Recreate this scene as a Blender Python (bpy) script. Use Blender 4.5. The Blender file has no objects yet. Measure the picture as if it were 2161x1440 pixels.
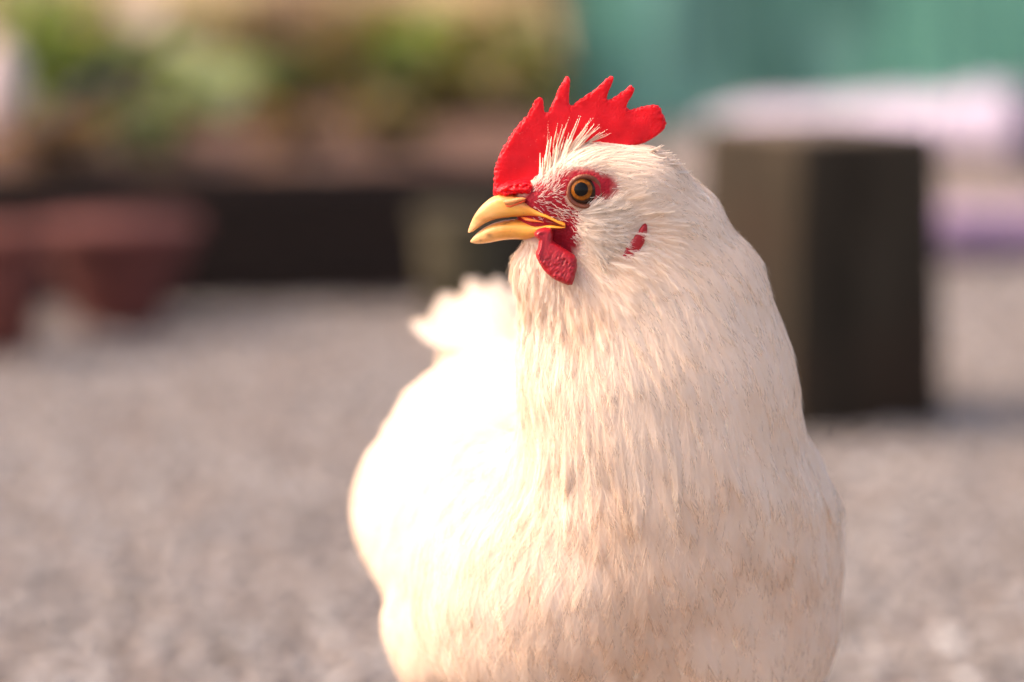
import bpy, bmesh, math, random
import numpy as np
from mathutils import Vector, Matrix, noise as mnoise

rng = np.random.default_rng(7)
random.seed(7)
scene = bpy.context.scene
COL = scene.collection

# ------------------------------------------------------------------ camera
W, H = 2161.0, 1440.0
FOCAL, SENSOR = 100.0, 36.0
FPX = FOCAL / SENSOR * W
CAM_Z = 0.45
PITCH = math.atan(820.0 / FPX)
HEAD_Y = 1.02
cam_d = bpy.data.cameras.new('camera')
cam_d.lens, cam_d.sensor_width = FOCAL, SENSOR
cam_d.clip_start, cam_d.clip_end = 0.05, 500
cam_d.dof.use_dof = True
cam_d.dof.focus_distance = 1.012
cam_d.dof.aperture_fstop = 3.7
cam_d.dof.aperture_blades = 0
cam = bpy.data.objects.new('camera', cam_d)
COL.objects.link(cam)
cam.location = (0, 0, CAM_Z)
cam.rotation_euler = (math.pi / 2 - PITCH, 0, 0)
scene.camera = cam

# ------------------------------------------------------------------ sky, sun, exposure
SUN_AZ = math.radians(178)      # direction TO the sun in the ground plane, from +X towards +Y: left and a little behind the hen
SUN_EL = math.radians(47)
world = bpy.data.worlds.new('World')
scene.world = world
world.use_nodes = True
wn = world.node_tree.nodes
sky = wn.new('ShaderNodeTexSky')
sky.sky_type = 'NISHITA'
sky.sun_disc = False
sky.sun_elevation = SUN_EL
sky.sun_rotation = math.pi / 2 - SUN_AZ
sky.air_density = 0.7
sky.dust_density = 3.0
sky.ozone_density = 0.3
wn['Background'].inputs['Strength'].default_value = 0.15
world.node_tree.links.new(sky.outputs[0], wn['Background'].inputs[0])
sun_d = bpy.data.lights.new('sun', 'SUN')
sun_d.energy = 1.3
sun_d.angle = math.radians(16)
sun_d.color = (1.0, 0.985, 0.965)
sun = bpy.data.objects.new('sun', sun_d)
COL.objects.link(sun)
sun_dir = Vector((math.cos(SUN_AZ) * math.cos(SUN_EL), math.sin(SUN_AZ) * math.cos(SUN_EL), math.sin(SUN_EL)))
sun.rotation_euler = sun_dir.to_track_quat('Z', 'Y').to_euler()
vs = scene.view_settings
vs.view_transform = 'Standard'
vs.look = 'None'
vs.gamma = 1.0
vs.exposure = 1.6
vs.use_white_balance = True
vs.white_balance_temperature = 8600
vs.white_balance_tint = 22
scene.cycles.max_bounces = 14
scene.cycles.diffuse_bounces = 10
scene.cycles.glossy_bounces = 3
scene.cycles.transmission_bounces = 10
scene.cycles.transparent_max_bounces = 12
scene.cycles.use_denoising = True
scene.cycles.use_adaptive_sampling = True
scene.cycles.adaptive_threshold = 0.03
scene.cycles.sample_clamp_indirect = 8


# ------------------------------------------------------------------ helpers
CP, SP = math.cos(PITCH), math.sin(PITCH)


def at(px, py, Y):
    """world point on world plane y=Y that shows at photograph pixel px,py (numpy aware)"""
    a = (np.asarray(px, float) - W / 2) / FPX
    b = -(np.asarray(py, float) - H / 2) / FPX
    dy = CP + b * SP
    dz = -SP + b * CP
    t = Y / dy
    return np.stack(np.broadcast_arrays(a * t, Y + 0 * a, CAM_Z + dz * t), -1)


def px_of(P):
    P = np.asarray(P, float)
    x, y, z = P[..., 0], P[..., 1], P[..., 2] - CAM_Z
    f = y * CP - z * SP
    u = y * SP + z * CP
    return W / 2 + FPX * x / f, H / 2 - FPX * u / f


PXM = 1.03 / FPX                 # metres per photograph pixel at the hen's head


def hw(px, py, q=0.0):
    """hen head space: photograph pixel and depth q in pixels (+ away from camera)"""
    Y = HEAD_Y + np.asarray(q, float) * PXM
    a = at(px, py, HEAD_Y)
    a = np.array(np.broadcast_arrays(a, a + 0 * Y[..., None] if Y.ndim else a)[0], float)
    a[..., 1] = Y
    return a


def new_mesh(name, verts, faces, smooth=True):
    """faces: list of int arrays (M,k); fast"""
    me = bpy.data.meshes.new(name)
    verts = np.ascontiguousarray(verts, np.float32)
    me.vertices.add(len(verts))
    me.vertices.foreach_set('co', verts.ravel())
    faces = [np.asarray(f, np.int32) for f in faces if len(f)]
    tot = np.concatenate([np.full(len(f), f.shape[1], np.int32) for f in faces])
    idx = np.concatenate([f.ravel() for f in faces])
    start = np.concatenate([[0], np.cumsum(tot)[:-1]]).astype(np.int32)
    me.loops.add(len(idx))
    me.loops.foreach_set('vertex_index', idx)
    me.polygons.add(len(tot))
    me.polygons.foreach_set('loop_start', start)
    me.polygons.foreach_set('use_smooth', np.full(len(tot), smooth))
    me.update(calc_edges=True)
    me.validate()
    return me


def set_color(me, cols, name='tint'):
    a = me.color_attributes.new(name, 'FLOAT_COLOR', 'POINT')
    c = np.ones((len(me.vertices), 4), np.float32)
    c[:, :3] = cols
    a.data.foreach_set('color', c.ravel())


def link(name, me, mat=None, parent=None):
    o = bpy.data.objects.new(name, me)
    COL.objects.link(o)
    if mat is not None and me is not None and not me.materials:
        me.materials.append(mat)
    if parent is not None:
        o.parent = parent
        o.matrix_parent_inverse = Matrix.Translation(-parent.location) if parent.parent is None else Matrix.Identity(4)
    return o


def thing(name, label, cat, loc=(0, 0, 0), group=None):
    o = bpy.data.objects.new(name, None)
    COL.objects.link(o)
    o.location = loc
    o.empty_display_size = 0.02
    tag(o, label, cat, group)
    return o


def tag(o, label=None, cat=None, group=None, kind=None):
    for k, v in (('label', label), ('category', cat), ('group', group), ('kind', kind)):
        if v:
            o[k] = v
    return o


def from_bm(name, bm, mat, parent=None, smooth=True):
    me = bpy.data.meshes.new(name)
    bm.normal_update()
    bm.to_mesh(me)
    bm.free()
    for p in me.polygons:
        p.use_smooth = smooth
    return link(name, me, mat, parent)


class NT:
    def __init__(self, name):
        self.m = bpy.data.materials.new(name)
        self.m.use_nodes = True
        self.t = self.m.node_tree
        self.n = self.t.nodes
        self.n.clear()
        self.out = self.n.new('ShaderNodeOutputMaterial')

    def node(self, kind, **kw):
        nd = self.n.new('ShaderNode' + kind)
        for k, v in kw.items():
            if k in nd.inputs:
                self.put(nd.inputs[k], v)
            else:
                setattr(nd, k, v)
        return nd

    def put(self, sock, v):
        if isinstance(v, bpy.types.NodeSocket):
            self.t.links.new(v, sock)
        elif isinstance(v, (tuple, list)) and len(v) == 3 and sock.type == 'RGBA':
            sock.default_value = (*v, 1)
        else:
            sock.default_value = v

    def mix(self, a, b, f, mode='MIX'):
        nd = self.n.new('ShaderNodeMix')
        nd.data_type = 'RGBA'
        nd.blend_type = mode
        self.put(nd.inputs[0], f)
        self.put(nd.inputs[6], a)
        self.put(nd.inputs[7], b)
        return nd.outputs[2]

    def noise(self, scale, detail=4, rough=0.55, coord=None, dist=0.0):
        nd = self.node('TexNoise', Scale=scale, Detail=detail, Roughness=rough, Distortion=dist)
        if coord is None:
            coord = self.coord()
        self.put(nd.inputs['Vector'], coord)
        return nd.outputs['Fac']

    def coord(self, which='Object', scale=None):
        if not hasattr(self, '_tc'):
            self._tc = self.node('TexCoord')
        c = self._tc.outputs[which]
        if scale:
            mp = self.node('Mapping')
            self.put(mp.inputs['Vector'], c)
            mp.inputs['Scale'].default_value = scale
            c = mp.outputs[0]
        return c

    def ramp(self, fac, stops):
        r = self.node('ValToRGB')
        e = r.color_ramp.elements
        while len(e) < len(stops):
            e.new(0.5)
        for el, (p, c) in zip(e, stops):
            el.position = p
            el.color = (*c, 1) if len(c) == 3 else c
        self.put(r.inputs[0], fac)
        return r.outputs[0]

    def bump(self, h, strength=0.3, dist=0.001, normal=None):
        b = self.node('Bump', Strength=strength, Distance=dist, Height=h)
        if normal is not None:
            self.put(b.inputs['Normal'], normal)
        return b.outputs[0]

    def attr(self, name='tint'):
        return self.node('Attribute', attribute_name=name).outputs['Color']

    def surf(self, sh):
        self.t.links.new(sh, self.out.inputs[0])
        return self.m

    def principled(self, **kw):
        p = self.node('BsdfPrincipled')
        for k, v in kw.items():
            self.put(p.inputs[k.replace('_', ' ')], v)
        return self.surf(p.outputs[0])


def simple_mat(name, c1, c2, scale=30, rough=0.8, bump=0.3, bdist=0.002, detail=5, stretch=None, spec=0.3):
    n = NT(name)
    c1, c2 = (tuple(min(0.85, x * 1.4) for x in c) for c in (c1, c2))
    co = n.coord('Object', stretch)
    f = n.noise(scale, detail, 0.6, co)
    col = n.ramp(f, [(0.3, c1), (0.72, c2)])
    nb = n.bump(n.noise(scale * 4, 4, 0.6, co), bump, bdist)
    return n.principled(Base_Color=col, Roughness=rough, Normal=nb, Specular_IOR_Level=spec)


def sd_poly(x, y, poly):
    """signed distance to polygon, negative inside"""
    poly = np.asarray(poly, float)
    x = np.asarray(x, float)
    y = np.asarray(y, float)
    d = np.full(x.shape, 1e18)
    s = np.zeros(x.shape, bool)
    n = len(poly)
    for i in range(n):
        ax, ay = poly[i]
        bx, by = poly[(i + 1) % n]
        ex, ey = bx - ax, by - ay
        wx, wy = x - ax, y - ay
        t = np.clip((wx * ex + wy * ey) / (ex * ex + ey * ey + 1e-12), 0, 1)
        d = np.minimum(d, (wx - ex * t) ** 2 + (wy - ey * t) ** 2)
        c = ((ay <= y) & (by > y)) | ((by <= y) & (ay > y))
        with np.errstate(divide='ignore', invalid='ignore'):
            xi = ax + (y - ay) / (by - ay + 1e-30) * ex
        s ^= c & (x < xi)
    return np.where(s, -1, 1) * np.sqrt(d)


def surface_nets(f, lo, hi, h):
    lo, hi = np.asarray(lo, float), np.asarray(hi, float)
    n = np.ceil((hi - lo) / h).astype(int) + 1
    ax = [lo[i] + h * np.arange(n[i]) for i in range(3)]
    V = np.empty(n, np.float32)
    for i in range(n[0]):
        Yg, Zg = np.meshgrid(ax[1], ax[2], indexing='ij')
        P = np.stack([np.full_like(Yg, ax[0][i]), Yg, Zg], -1)
        V[i] = f(P)
    ins = V < 0
    c = [slice(None, -1), slice(1, None)]
    cnt = sum(ins[c[a], c[b], c[d]].astype(np.int8) for a in (0, 1) for b in (0, 1) for d in (0, 1))
    act = (cnt > 0) & (cnt < 8)
    I = np.argwhere(act)
    idx = -np.ones(act.shape, np.int64)
    idx[act] = np.arange(len(I))
    acc = np.zeros((len(I), 3))
    num = np.zeros(len(I))
    corners = [(a, b, d) for a in (0, 1) for b in (0, 1) for d in (0, 1)]
    for ca in corners:
        for k in range(3):
            if ca[k]:
                continue
            cb = list(ca)
            cb[k] = 1
            va = V[I[:, 0] + ca[0], I[:, 1] + ca[1], I[:, 2] + ca[2]]
            vb = V[I[:, 0] + cb[0], I[:, 1] + cb[1], I[:, 2] + cb[2]]
            m = (va < 0) != (vb < 0)
            t = np.where(m, va / np.where(m, va - vb, 1), 0)
            p = np.array(ca, float)[None] + np.zeros((len(I), 3))
            p[:, k] += t
            acc[m] += p[m]
            num[m] += 1
    verts = lo + h * (I + acc / num[:, None])
    quads = []
    for k in range(3):
        a, b = (k + 1) % 3, (k + 2) % 3
        sl0 = [slice(None)] * 3
        sl1 = [slice(None)] * 3
        sl0[k], sl1[k] = slice(None, -1), slice(1, None)
        e = np.argwhere(ins[tuple(sl0)] != ins[tuple(sl1)])
        ok = (e[:, a] > 0) & (e[:, b] > 0) & (e[:, a] < n[a] - 1) & (e[:, b] < n[b] - 1)
        e = e[ok]
        first_in = ins[e[:, 0], e[:, 1], e[:, 2]]
        ids = []
        for da, db in ((-1, -1), (0, -1), (0, 0), (-1, 0)):
            q = e.copy()
            q[:, a] += da
            q[:, b] += db
            ids.append(idx[q[:, 0], q[:, 1], q[:, 2]])
        Q = np.stack(ids, 1)
        Q[~first_in] = Q[~first_in][:, ::-1]
        quads.append(Q)
    return verts, np.concatenate(quads), V, lo


class Grid:
    def __init__(self, V, lo, h):
        self.V, self.lo, self.h = V, np.asarray(lo), h
        g = np.stack(np.gradient(V, h), -1)
        g /= np.linalg.norm(g, axis=-1, keepdims=True) + 1e-9
        self.G = g.astype(np.float32)

    def _ix(self, P):
        u = (P - self.lo) / self.h
        n = np.array(self.V.shape)
        u = np.clip(u, 0, n - 1.001)
        i = u.astype(int)
        return i, u - i

    def __call__(self, P, grad=True):
        sh = P.shape[:-1]
        i, f = self._ix(P.reshape(-1, 3))
        d = np.zeros(len(i))
        g = np.zeros((len(i), 3))
        for a in (0, 1):
            for b in (0, 1):
                for c in (0, 1):
                    w = (f[:, 0] if a else 1 - f[:, 0]) * (f[:, 1] if b else 1 - f[:, 1]) * (f[:, 2] if c else 1 - f[:, 2])
                    ii = (i[:, 0] + a, i[:, 1] + b, i[:, 2] + c)
                    d += w * self.V[ii]
                    if grad:
                        g += w[:, None] * self.G[ii]
        if not grad:
            return d.reshape(sh)
        g /= np.linalg.norm(g, axis=1, keepdims=True) + 1e-9
        return d.reshape(sh), g.reshape(*sh, 3)


def unit(v):
    return v / (np.linalg.norm(v, axis=-1, keepdims=True) + 1e-12)


def loft(rings, close_ends=True):
    """rings (R,K,3) -> verts, [quads, tris]"""
    rings = np.asarray(rings)
    R, K = rings.shape[:2]
    v = rings.reshape(-1, 3)
    r, k = np.meshgrid(np.arange(R - 1), np.arange(K), indexing='ij')
    a = r * K + k
    b = r * K + (k + 1) % K
    q = np.stack([a, b, b + K, a + K], -1).reshape(-1, 4)
    if not close_ends:
        return v, [q]
    v = np.concatenate([v, rings[0].mean(0)[None], rings[-1].mean(0)[None]])
    k = np.arange(K)
    t1 = np.stack([np.full(K, R * K), (k + 1) % K, k], 1)
    t2 = np.stack([np.full(K, R * K + 1), (R - 1) * K + k, (R - 1) * K + (k + 1) % K], 1)
    return v, [q, np.concatenate([t1, t2])]


def tube(pts, radii, K=8):
    pts = np.asarray(pts, float)
    radii = np.broadcast_to(radii, len(pts))
    t = unit(np.gradient(pts, axis=0))
    ref = np.array([0.0, 0, 1]) if abs(t[:, 2]).mean() < 0.8 else np.array([1.0, 0, 0])
    s = unit(np.cross(t, ref))
    u = np.cross(s, t)
    a = np.linspace(0, 2 * np.pi, K, endpoint=False)
    return pts[:, None] + radii[:, None, None] * (np.cos(a)[None, :, None] * s[:, None] + np.sin(a)[None, :, None] * u[:, None])


def tube_mesh(name, pts, radii, K=8):
    v, f = loft(tube(pts, radii, K))
    return new_mesh(name, v, f)


# ================================================================== GROUND AND YARD (structure)
def ground_material():
    n = NT('gravel_ground')
    f = n.noise(9, 6, 0.65)
    col = n.ramp(f, [(0.3, (0.145, 0.12, 0.11)), (0.52, (0.195, 0.17, 0.155)), (0.75, (0.245, 0.215, 0.20))])
    f2 = n.noise(70, 4, 0.6)
    col = n.mix(col, n.ramp(f2, [(0.35, (0.10, 0.08, 0.072)), (0.65, (0.29, 0.25, 0.235))]), 0.45)
    nb = n.bump(n.noise(120, 4, 0.6), 0.6, 0.004)
    return n.principled(Base_Color=col, Roughness=0.92, Normal=nb, Specular_IOR_Level=0.2)


gm = ground_material()
gn = 60
gx = np.concatenate([-np.geomspace(0.4, 80, gn // 2)[::-1], np.geomspace(0.4, 80, gn // 2)])
gy = np.concatenate([[-40, -10, -3], np.linspace(0, 8, 60), np.geomspace(9, 200, 15)])
GX, GY = np.meshgrid(gx, gy, indexing='ij')
GZ = np.array([[0.006 * mnoise.noise((x * 3, y * 3, 0)) if abs(x) < 6 and y < 9 else 0 for y in gy] for x in gx]) - 0.003
gv = np.stack([GX, GY, GZ], -1).reshape(-1, 3)
ii, jj = np.meshgrid(np.arange(len(gx) - 1), np.arange(len(gy) - 1), indexing='ij')
a_ = ii * len(gy) + jj
ground = link('ground', new_mesh('ground', gv, [np.stack([a_, a_ + len(gy), a_ + len(gy) + 1, a_ + 1], -1).reshape(-1, 4)]), gm)
tag(ground, 'pinkish grey gravelly yard ground', kind='structure')


def gravel():
    ico = bmesh.new()
    bmesh.ops.create_icosphere(ico, subdivisions=1, radius=1)
    bv = np.array([v.co[:] for v in ico.verts])
    bf = np.array([[v.index for v in f.verts] for f in ico.faces])
    ico.free()
    N = 36000
    y = 1.3 + 3.6 * rng.random(N) ** 1.25
    x = (rng.random(N) - 0.5) * (0.46 * y + 0.25)
    s = np.minimum(0.0019 * (1 + rng.gamma(1.3, 0.85, N)), 0.0064)
    v = bv[None] * (s[:, None, None] * (0.75 + 0.5 * rng.random((N, 12, 1)))) * (np.array([1, 1, 0.65]))
    a = rng.random(N) * 6.283
    ca, sa = np.cos(a)[:, None], np.sin(a)[:, None]
    v = np.stack([v[..., 0] * ca - v[..., 1] * sa, v[..., 0] * sa + v[..., 1] * ca, v[..., 2]], -1)
    v[..., 0] += x[:, None]
    v[..., 1] += y[:, None]
    v[..., 2] += (s * 0.35)[:, None]
    f = (bf[None] + 12 * np.arange(N)[:, None, None]).reshape(-1, 3)
    me = new_mesh('gravel', v.reshape(-1, 3), [f], False)
    pal = np.array([(0.34, 0.28, 0.265), (0.42, 0.36, 0.345), (0.25, 0.20, 0.19), (0.38, 0.30, 0.27), (0.17, 0.145, 0.14), (0.50, 0.45, 0.44), (0.30, 0.21, 0.17)])
    c = np.array([0.82, 0.955, 0.99]) * pal[rng.choice(7, N, p=[.28, .23, .16, .16, .09, .02, .06])] * (0.52 + 0.85 * rng.random((N, 1)))
    set_color(me, np.repeat(c, 12, 0))
    n = NT('gravel_stone')
    m = n.principled(Base_Color=n.attr(), Roughness=0.85, Specular_IOR_Level=0.25)
    o = link('gravel', me, m)
    tag(o, 'loose pinkish grey gravel strewn over the yard', 'gravel', kind='stuff')


gravel()

# ================================================================== HEN
hen = thing('hen', 'white hen with red comb, breast to camera, head turned in profile', 'hen', (0.03, 1.12, 0.0))


def Zp(zx, zy):
    return 960 + np.asarray(zx, float) / 2.88, 130 + np.asarray(zy, float) / 2.88


def Bp(zx, zy):
    return 970 + np.asarray(zx, float) / 6, 380 + np.asarray(zy, float) / 6


# ---- body as a signed distance field: (px, py, depth mm behind the head plane, radii in px x/y/z, yaw deg, pitch deg)
PR = [
    # head
    (1258, 392, 0, 118, 80, 92, 0, 0, 10, 0),
    (1345, 405, 2, 108, 92, 98, 0, 0, 30, 0),
    (1168, 428, 0, 86, 56, 60, 0, 0, 22, 0),
    (1275, 480, 1, 112, 88, 92, 0, 0, 30, 0),
    (1165, 478, 0, 72, 54, 44, 0, 0, 20, 0),
    (1160, 575, 2, 80, 66, 80, 0, 0, 25, 0),
    # neck
    (1400, 480, 8, 130, 110, 110, 0, 0, 40, 0),
    (1357, 590, 8, 250, 135, 150, 0, 0, 40, 0),
    (1375, 730, 10, 276, 175, 190, 0, 0, 90, 0),
    (1390, 858, 14, 286, 225, 200, 0, 0, 120, 0),
    (1415, 1005, 26, 306, 285, 180, 0, 0, 125, 0),
    # breast
    (1418, 1130, 38, 357, 330, 262, 0, 0, 105, 0),
    (1245, 1230, 42, 365, 340, 330, 0, 0, 120, 0),
    (1468, 1270, 45, 308, 320, 340, 0, 0, 60, 0),
    (1090, 1240, 48, 225, 240, 260, 0, 0, 50, 0),
    (1030, 1130, 62, 165, 260, 235, 8, 0, 40, 0),
    # rear body, rump, tail root
    (1104, 1050, 165, 312, 560, 322, 8, 0, 10, 1),
    (922, 1090, 175, 172, 380, 195, 10, 0, 40, 1),
    (1130, 1180, 140, 330, 480, 330, 8, 0, 50, 1),
    (1050, 790, 262, 120, 240, 120, 10, 30, 40, 1),
    (925, 1320, 110, 112, 220, 160, 8, 0, 14, 1),
]
prims = []
for (px, py, dy, rx, ry, rz, yaw, pit, k, grp) in PR:
    Y = HEAD_Y + dy / 1000
    c = at(px, py, Y)
    sc = Y / HEAD_Y * PXM
    R = np.array((Matrix.Rotation(math.radians(yaw), 3, 'Z') @ Matrix.Rotation(math.radians(pit), 3, 'X')))
    prims.append((c, np.array([rx, ry, rz]) * sc, R, k * PXM * 0.9, grp))


def body_sdf(P):
    ds = [None, None]
    for c, r, R, k, grp in prims:
        q = (P - c) @ R
        k0 = np.sqrt(((q / r) ** 2).sum(-1))
        k1 = np.sqrt(((q / (r * r)) ** 2).sum(-1)) + 1e-9
        e = k0 * (k0 - 1.0) / k1
        d = ds[grp]
        if d is None:
            ds[grp] = e
        else:
            h = np.maximum(k - np.abs(d - e), 0) / k
            ds[grp] = np.minimum(d, e) - h * h * k * 0.25
    k = 12 * PXM
    h = np.maximum(k - np.abs(ds[0] - ds[1]), 0) / k
    d = np.minimum(ds[0], ds[1]) - h * h * k * 0.25
    w = np.clip((0.335 - P[..., 2]) / 0.06, 0, 1)
    lum = 0
    for kx, ky, kz, ph in LUMPS:
        lum = lum + np.sin(P[..., 0] * kx + P[..., 1] * ky + P[..., 2] * kz + ph)
    return d + w * lum * 0.00022


_lr = np.random.default_rng(3)
LUMPS = [(*(unit(_lr.normal(size=3)) * 2 * np.pi / wl), _lr.random() * 6.28) for wl in (0.06, 0.05, 0.042, 0.036, 0.031, 0.027, 0.024)]
GH = 0.0024
bv, bq, BV, blo = surface_nets(body_sdf, (-0.13, 0.90, 0.05), (0.19, 1.40, 0.42), GH)
SDF = Grid(BV, blo, GH)
for _ in range(2):
    d = body_sdf(bv)
    _, g = SDF(bv)
    bv = bv - g * d[:, None] * 0.9
body_me = new_mesh('body', bv, [bq])
_bx, _by = px_of(bv)
for _y, _l, _r in ((600, 1075, 1640), (700, 0, 1665), (790, 845, 1685), (880, 790, 1700), (920, 757, 1722), (1000, 728, 1760), (1100, 733, 1780), (1200, 755, 1787), (1260, 785, 1783), (1320, 787, 1775), (1430, 825, 1748)):
    _m = np.abs(_by - _y) < 7
    print('OUTLINE y', _y, 'left', int(_bx[_m].min()), 'want', _l + 9, '| right', int(_bx[_m].max()), 'want', _r - 9)

FACE = np.stack(Zp([470, 540, 640, 760, 880, 965, 1000, 975, 880, 800, 770, 755, 710, 600, 520, 470, 330, 290, 290, 430],
                   [740, 700, 655, 640, 655, 700, 760, 830, 885, 930, 1000, 1120, 1200, 1150, 1090, 1075, 1075, 1050, 850, 800]), -1)
bx_, by_ = px_of(bv)
near_head = (bv[:, 1] < 1.06)
fd = sd_poly(bx_, by_, FACE)
red = np.clip(0.5 - fd / 16, 0, 1) * near_head
skin = np.array([0.80, 0.66, 0.53])
redc = np.array([0.34, 0.014, 0.026])
set_color(body_me, skin[None] * (1 - red[:, None]) + redc[None] * red[:, None])


def skin_material(name, use_attr=True, base=(0.6, 0.03, 0.03), sss=0.25, rough=0.42, bscale=900, bstr=0.35, bdist=0.0006, dark=(0.32, 0.012, 0.02)):
    n = NT(name)
    f = n.noise(160, 5, 0.6)
    if use_attr:
        col = n.attr()
    else:
        col = n.ramp(f, [(0.3, dark), (0.62, base)])
    v = n.node('TexVoronoi', Scale=bscale)
    n.put(v.inputs['Vector'], n.coord())
    nb = n.bump(v.outputs['Distance'], bstr, bdist)
    nb = n.bump(n.noise(420, 4, 0.6), 0.25, 0.0008, nb)
    return n.principled(Base_Color=col, Roughness=rough, Normal=nb, Subsurface_Weight=sss, Subsurface_Radius=(1.0, 0.25, 0.15),
                        Subsurface_Scale=0.003, Specular_IOR_Level=0.45)


body_mat = skin_material('hen_skin')
[x for x in body_mat.node_tree.nodes if x.bl_idname == 'ShaderNodeBsdfPrincipled'][0].inputs['Specular IOR Level'].default_value = 0.12
body = link('body', body_me, body_mat, hen)


def surf_q(px, py):
    """near-side depth (in world y) of the body surface at a pixel"""
    Y = np.linspace(0.90, 1.30, 500)
    P = at(px, py, 1.0)[None] * 0
    P = np.stack([at(px, py, y) for y in Y])
    d = SDF(P, False)
    k = np.argmax(d < 0)
    return Y[k] if d[k] < 0 else None


# ---- inflated outline (comb, wattle, ear lobe) in head pixel space
def inflate(name, poly, rad, qc, thick=lambda x, y, d: 1.0, h=2.6, lump=0.0, lscale=0.05, post=None):
    poly = np.asarray(poly, float)
    R = rad * 1.2 + 4

    def f(P):
        x, y, q = P[..., 0], P[..., 1], P[..., 2]
        d2 = sd_poly(x, y, poly)
        t = thick(x, y, d2)
        qq = (q - qc(x, y)) / t
        return np.sqrt(np.maximum(d2 + rad, 0) ** 2 + qq ** 2) - rad
    qs = [qc(*p) for p in poly]
    tm = max(float(np.max(thick(poly[:, 0], poly[:, 1], np.full(len(poly), -rad)))), 1.0) * 1.3
    lo = (poly[:, 0].min() - 6, poly[:, 1].min() - 6, min(qs) - R * tm)
    hi = (poly[:, 0].max() + 6, poly[:, 1].max() + 6, max(qs) + R * tm)
    v, q, _, _ = surface_nets(f, lo, hi, h)
    # light smoothing
    n = len(v)
    for _ in range(2):
        acc = np.zeros_like(v)
        cnt = np.zeros(n)
        for i in range(4):
            a, b = q[:, i], q[:, (i + 1) % 4]
            np.add.at(acc, a, v[b])
            np.add.at(cnt, a, 1)
            np.add.at(acc, b, v[a])
            np.add.at(cnt, b, 1)
        v = v * 0.5 + 0.5 * acc / np.maximum(cnt, 1)[:, None]
    if lump:
        g = v - np.array([v[:, 0].mean(), v[:, 1].mean(), 0])
        w = np.array([mnoise.noise((p[0] * lscale, p[1] * lscale, p[2] * lscale)) for p in v])
        v[:, 2] += lump * w * np.sign(v[:, 2] - np.array([qc(p[0], p[1]) for p in v]))
        v[:, 1] += 0.4 * lump * np.roll(w, 7)
    if post is not None:
        v = post(v)
    wv = hw(v[:, 0], v[:, 1], v[:, 2])
    return new_mesh(name, wv, [q[:, ::-1] if False else q])


comb_z = [(235, 812), (237, 740), (243, 670), (258, 600), (285, 540), (320, 480), (355, 425), (400, 370), (435, 330), (455, 308), (470, 275), (488, 240), (508, 220), (525, 217),
          (538, 230), (541, 270), (543, 300), (550, 312), (562, 311), (582, 280), (610, 215), (635, 160), (660, 110), (678, 90), (692, 90), (703, 108), (700, 150), (695, 200), (694, 240),
          (698, 265), (708, 272), (740, 245), (790, 210), (840, 180), (890, 135), (925, 100), (945, 87), (960, 92), (966, 108), (955, 140), (935, 185), (925, 215), (927, 230), (945, 231),
          (985, 205), (1030, 175), (1060, 152), (1078, 147), (1092, 158), (1092, 180), (1075, 215), (1055, 245), (1045, 270), (1047, 287), (1065, 292), (1110, 283), (1160, 268),
          (1215, 262), (1240, 270), (1257, 300), (1276, 350), (1285, 380), (1276, 405), (1245, 440), (1200, 470), (1150, 497), (1110, 508), (1060, 520), (1000, 540), (920, 560),
          (820, 600), (700, 650), (600, 700), (540, 745), (480, 772), (420, 792), (350, 808), (290, 822), (255, 824)]
comb_poly = np.stack(Zp(*np.array(comb_z).T), -1)


def comb_thick(x, y, d):
    # thicker low down by the skull, thin at the points
    base = np.clip((y - 200) / 220, 0, 1)
    return 0.75 + 1.0 * base


def comb_post(v):
    x, y, q = v.T
    # beaded rim: little papillae on the free edge and rough folds above the nostril
    d = sd_poly(x, y, comb_poly)
    rim = np.clip(1 + d / 14, 0, 1)
    n1 = np.array([mnoise.noise((p[0] * 0.21, p[1] * 0.21, p[2] * 0.21)) for p in v])
    out = unit(np.stack([x - 1230, y - 400], -1))
    v[:, :2] += out * (n1 * rim * 4.2)[:, None]
    v[:, 2] += np.sign(q) * n1 * rim * 3.0
    fold = np.exp(-(((x - 1098) / 32) ** 2 + ((y - (397 - 0.28 * (x - 1098))) / 12) ** 2))
    n2 = np.array([mnoise.noise((p[0] * 0.12, p[1] * 0.16, 3)) for p in v])
    v[:, 2] += np.sign(q) * fold * (9 + 7 * n2)
    # shallow hollows and the whole blade leaning a touch
    n3 = np.array([mnoise.noise((p[0] * 0.025, p[1] * 0.025, 9)) for p in v])
    v[:, 2] += np.sign(q) * n3 * 2.0 + 6 * np.sin((x - 1040) / 110) * np.clip((400 - y) / 200, 0, 1)
    return v


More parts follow.
